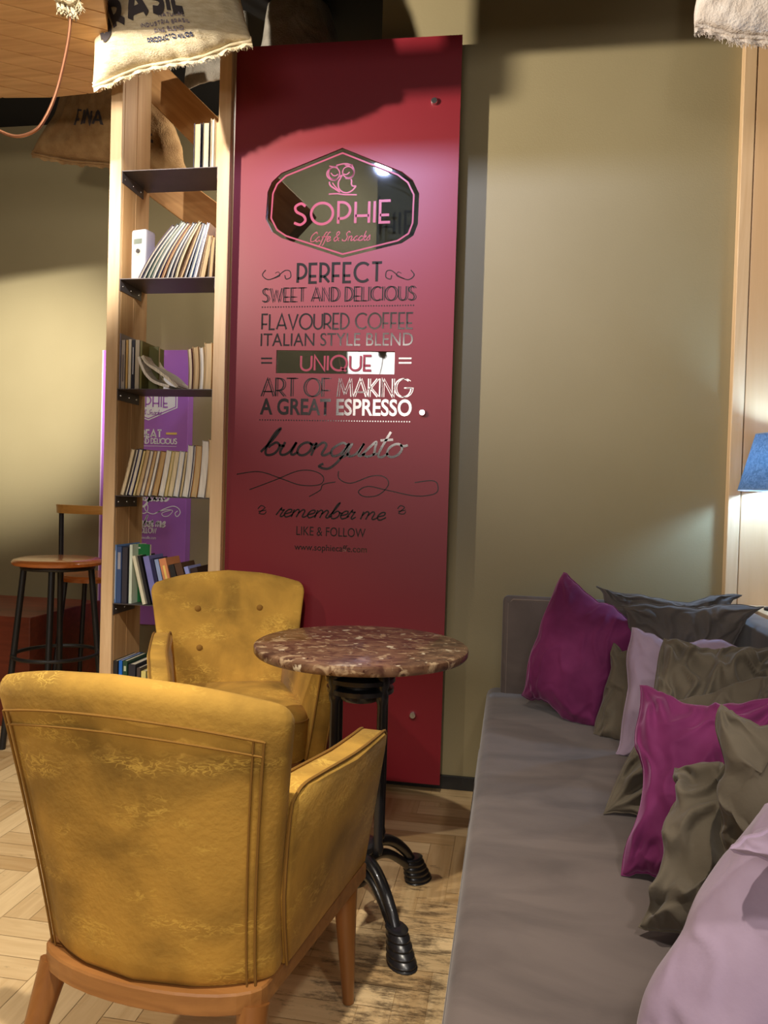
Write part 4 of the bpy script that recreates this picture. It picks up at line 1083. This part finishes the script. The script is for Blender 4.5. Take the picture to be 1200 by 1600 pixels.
sack('white frayed cotton sack hanging at the top right corner', [(1100, -320, 2.45), (1330, -320, 2.45), (1330, 92, 2.40), (1086, 44, 2.40)], .11, white_sack, 25, pinch=.03, wr=.008, fold=.8)
o = sack('cream frayed sack corner hanging at the top left beside the cord', [(20, -260, 1.32), (150, -260, 1.32), (124, -8, 1.30), (84, 0, 1.30)], .03, cream_sack, 26, pinch=.03, wr=.006, fold=.6)

def cord():
    pts = [(112, 10, 1.30), (107, 60, 1.30), (97, 110, 1.30), (86, 150, 1.30), (72, 182, 1.30), (55, 204, 1.30), (25, 213, 1.30), (-10, 200, 1.30), (-60, 170, 1.30), (-100, 60, 1.30), (-110, -200, 1.30)]
    bm = bmesh.new(); tube(bm, spline([at(*p) for p in pts], 6), .0030, 8)
    tag(obj('hanging_cord', bm, copper, None, True), 'thin copper-brown cord looping down from the sack at the top left', 'cord')
cord()

# ================================================================== TABLE LAMP + LEDGE
def lamp():
    LX, LY = .905, 2.90
    zt, zb = 1.425, 1.225
    bm = nbox(.862, 1.595, 2.0, 3.035, .775, .803, bev=.003); tag(obj('side_ledge', bm, panelwood), 'narrow pale wooden ledge behind the sofa backrest under the lamp', 'ledge')
    t = thing('table_lamp', 'table lamp with blue-grey linen shade and thin black pole behind the sofa', 'lamp', (.930, LY, 0))
    bm = bmesh.new(); lathe(bm, [(.0001, .8025), (.04, .8025), (.04, .812), (.012, .82), (.0001, .82)], 28, caps=False); obj('base', bm, blackpaint, t, True)
    bm = bmesh.new(); tube(bm, [(0, 0, .815), (0, 0, 1.28)], .0075, 12); obj('pole', bm, blackpaint, t, True)
    bm = bmesh.new()
    prof = [(.140, zb), (.088, zt)]
    seg = 48; R = []
    for r_, z in (prof[0], prof[1], (prof[1][0]-.002, zt), (prof[0][0]-.002, zb)):
        R.append([bm.verts.new((r_*math.cos(2*PI*k/seg), r_*math.sin(2*PI*k/seg), z)) for k in range(seg)])
    for i in range(4):
        A, B = R[i], R[(i+1) % 4]
        for k in range(seg): bm.faces.new((A[k], A[(k+1) % seg], B[(k+1) % seg], B[k]))
    obj('lamp_shade', bm, shade_mat(), t, True)
    bm = bmesh.new()
    for r_, z in ((.1395, zb+.001), (.0875, zt-.001)):
        tube(bm, [(r_*math.cos(2*PI*k/seg), r_*math.sin(2*PI*k/seg), z) for k in range(seg)], .0022, 6, closed=True)
    obj('shade_rim', bm, mat('rim_cloth', hexc(150, 166, 190), .6), t, True)
    bm = bmesh.new(); lathe(bm, [(.0001, 1.345), (.018, 1.342), (.029, 1.325), (.031, 1.31), (.024, 1.292), (.014, 1.28), (.0001, 1.278)], 24, caps=False)
    m = bpy.data.materials.new('cool_bulb'); m.use_nodes = True; b = m.node_tree.nodes['Principled BSDF']; b.inputs['Emission Color'].default_value = (.36, .62, 1, 1); b.inputs['Emission Strength'].default_value = 360
    obj('bulb', bm, m, t, True)
lamp()

def tray():
    t = thing('wooden_tray', 'small pale wooden tray holding paper on the ledge beside the lamp', 'tray', (.985, 2.62, .8035))
    bm = bmesh.new(); box(bm, -.10, .12, -.07, .07, 0, .006, bev=.002, seg=1); obj('tray_base', bm, panelwood, t)
    bm = bmesh.new()
    for a in ((-.10, .12, -.07, -.062), (-.10, .12, .062, .07), (-.10, -.092, -.062, .062), (.112, .12, -.062, .062)): box(bm, a[0], a[1], a[2], a[3], .006, .02)
    obj('tray_rim', bm, panelwood, t)
    bm = bmesh.new(); rows = []
    for i in range(13):
        x = -.125+.22*i/12; z = .03+.02*abs(i/12-.45)*2
        rows.append([Vector((x, -.05, z)), Vector((x, .05, z+.002)), Vector((x, .05, z+.0035)), Vector((x, -.05, z+.0015))])
    o = obj('paper_napkin', slab_surface(rows), white, None, loc=(.985, 2.62, .8035-.005)); tag(o, 'curled white paper resting on the small wooden tray', 'napkin')
tray()

# ================================================================== FAR LEFT: stool, purple sign, box
def stool():
    c = Vector((-2.02, 3.2, 0)); R_ = .195; H_ = .845
    t = thing('bar_stool', 'bar stool with round orange-brown wooden seat and black metal legs', 'stool', c)
    bm = bmesh.new(); lathe(bm, [(.0001, H_), (R_-.03, H_), (R_-.008, H_-.006), (R_, H_-.016), (R_-.004, H_-.028), (R_-.03, H_-.034), (.0001, H_-.034)], 48, caps=False)
    obj('seat', bm, stoolwood, t, True)
    bm = bmesh.new(); tube(bm, [(.15*math.cos(2*PI*k/32), .15*math.sin(2*PI*k/32), H_-.042) for k in range(32)], .009, 8, closed=True); obj('seat_ring', bm, blackpaint, t, True)
    for ang in (218, 292, 38, 118):
        a = math.radians(ang); d = Vector((math.cos(a), math.sin(a), 0))
        bm = bmesh.new(); tube(bm, [d*.14+Vector((0, 0, H_-.035)), d*.215+Vector((0, 0, .0))], .014, 10); obj('leg', bm, blackpaint, t, True)
    bm = bmesh.new(); tube(bm, [(.183*math.cos(2*PI*k/40), .183*math.sin(2*PI*k/40), .41) for k in range(40)], .009, 8, closed=True); obj('foot_ring', bm, blackpaint, t, True)
stool()
def far_stool():
    # high wooden back rail on black posts, mostly hidden by the bookshelf
    t = thing('high_chair', 'high stool with a pale curved wooden back rail behind the round stool', 'stool', (-2.07, 3.62, 0))
    bm = bmesh.new(); rows = []
    for k in range(21):
        a = math.radians(180-180*k/20*1.0); x, y = .205*math.cos(a), .11*math.sin(a)-.10
        nx, ny = math.cos(a), math.sin(a)
        rows.append([Vector((x-nx*.012, y-ny*.012, 1.035)), Vector((x+nx*.012, y+ny*.012, 1.035)), Vector((x+nx*.016, y+ny*.016, 1.078)), Vector((x-nx*.010, y-ny*.010, 1.078))])
    rows = [[Vector((v.x, -v.y-.1, v.z)) for v in r_] for r_ in rows]
    obj('back_rail', slab_surface(rows), railyellow, t)
    for x in (-.165, .165):
        bm = bmesh.new(); tube(bm, [(x, -.06, 1.045), (x*1.02, -.05, .72)], .012, 10); obj('back_post', bm, blackpaint, t, True)
    bm = bmesh.new(); lathe(bm, [(.0001, .73), (.17, .73), (.178, .72), (.17, .70), (.0001, .70)], 36, c=(0, 0, 0), caps=False); obj('seat', bm, stoolwood, t, True)
    for x, y in ((-.13, -.1), (.13, -.1), (-.13, .1), (.13, .1)):
        bm = bmesh.new(); tube(bm, [(x*.9, y*.9, .70), (x*1.3, y*1.3, 0)], .012, 8); obj('leg', bm, blackpaint, t, True)
far_stool()
def low_box():
    bm = nbox(-2.95, -2.262, 3.36, 4.0, 0, .535, bev=.004); tag(obj('low_cabinet', bm, redwood), 'low red-brown wooden cabinet at the left edge behind the stool', 'cabinet')
low_box()
def purple_sign():
    Y = 4.13
    T = lambda px, py: at(px, py, Y)
    x0, x1 = T(162, 547).x, T(295, 600).x; zb, zt = T(230, 976).z, T(230, 547).z
    t = thing('slogan_board', 'purple board with white coffee slogans hanging on the far wall behind the bookshelf', 'sign', (x0, Y, 0))
    obj('board', nbox(0, x1-x0, 0, YF-Y-.001, zb, zt, bev=.002, seg=1), purple, t)
    obj('board_edge', nbox(-.006, 0, -.001, YF-Y-.001, zb, zt), mat('pale_pink_edge', hexc(236, 200, 236), .6), t)
    X = lambda px: T(px, 700).x-x0; Z = lambda py, px=240: T(px, py).z
    fn = lambda u, v: Vector((u, -.0012, v))
    # white hexagon badge
    hx = [(186, 592), (186, 640), (231, 657), (276, 637), (276, 592), (231, 578)]
    bm = bmesh.new(); bm.faces.new([bm.verts.new(Vector((X(a), -.0008, Z(b)))) for a, b in hx]); obj('badge', bm, white, t)
    bm = bmesh.new(); ribbon(bm, [(X((a-231)*.94+231), Z((b-617)*.93+617)) for a, b in hx+[hx[0]]], .003, fn); obj('badge_outline', bm, purple, t)
    def ln(txt, a, b, y0, y1, half, m=white, font=GL, gap=.16, shear=0, nm='lettering', yo=.0014):
        bm = text_bm(txt, font, X(a), X(b), Z(y1), Z(y0), half, lambda u, v: Vector((u, -yo, v)), gap, shear); obj(nm, bm, m, t)
    ln('SOPHIE', 197, 261, 619, 636, .0038, purple, gap=.24, yo=.002)
    ln('Caffe & Snacks', 204, 252, 640, 648, .0015, purple, SC, .02, .3, 'script_lettering', yo=.002)
    ln('GREAT', 209, 252, 672, 683, .0045, gap=.2)
    ln('SWEET AND DELICIOUS', 187, 276, 685, 693, .0028, gap=.16)
    ln('buongusto', 190, 268, 762, 782, .006, font=SC, gap=-.02, shear=.3, nm='script_lettering')
    ln('remember me', 194, 262, 806, 823, .004, font=SC, gap=-.02, shear=.3, nm='script_lettering')
    ln('LIKE FOLLOW', 205, 247, 825, 833, .003, gap=.16)
    sans('lettering', 'www.sophiecaffe.com', X(205), X(247), Z(844), Z(838), -.0014, white, t, bold=.01)
    bm = bmesh.new(); ribbon(bm, [(X(190), Z(697)), (X(276), Z(697))], .0012, fn); obj('rule', bm, white, t)
    for hw, pts in ((.0025, [(218, 790), (224, 802), (232, 800), (233, 790), (228, 789), (230, 798), (242, 803), (258, 795), (272, 790), (281, 793), (284, 800), (279, 806), (276, 801), (280, 797)]), (.002, [(245, 801), (262, 796), (272, 797), (266, 805), (258, 806), (256, 801), (270, 796)])):
        bm = bmesh.new(); ribbon(bm, [(X(a), Z(b)) for a, b in sp2(pts)], hw, fn); obj('flourish_ornament', bm, white, t)
    bm = bmesh.new(); ribbon(bm, [(X(259), Z(677)), (X(276), Z(677))], .006, fn); obj('accent_dash', bm, yellowp, t)
purple_sign()
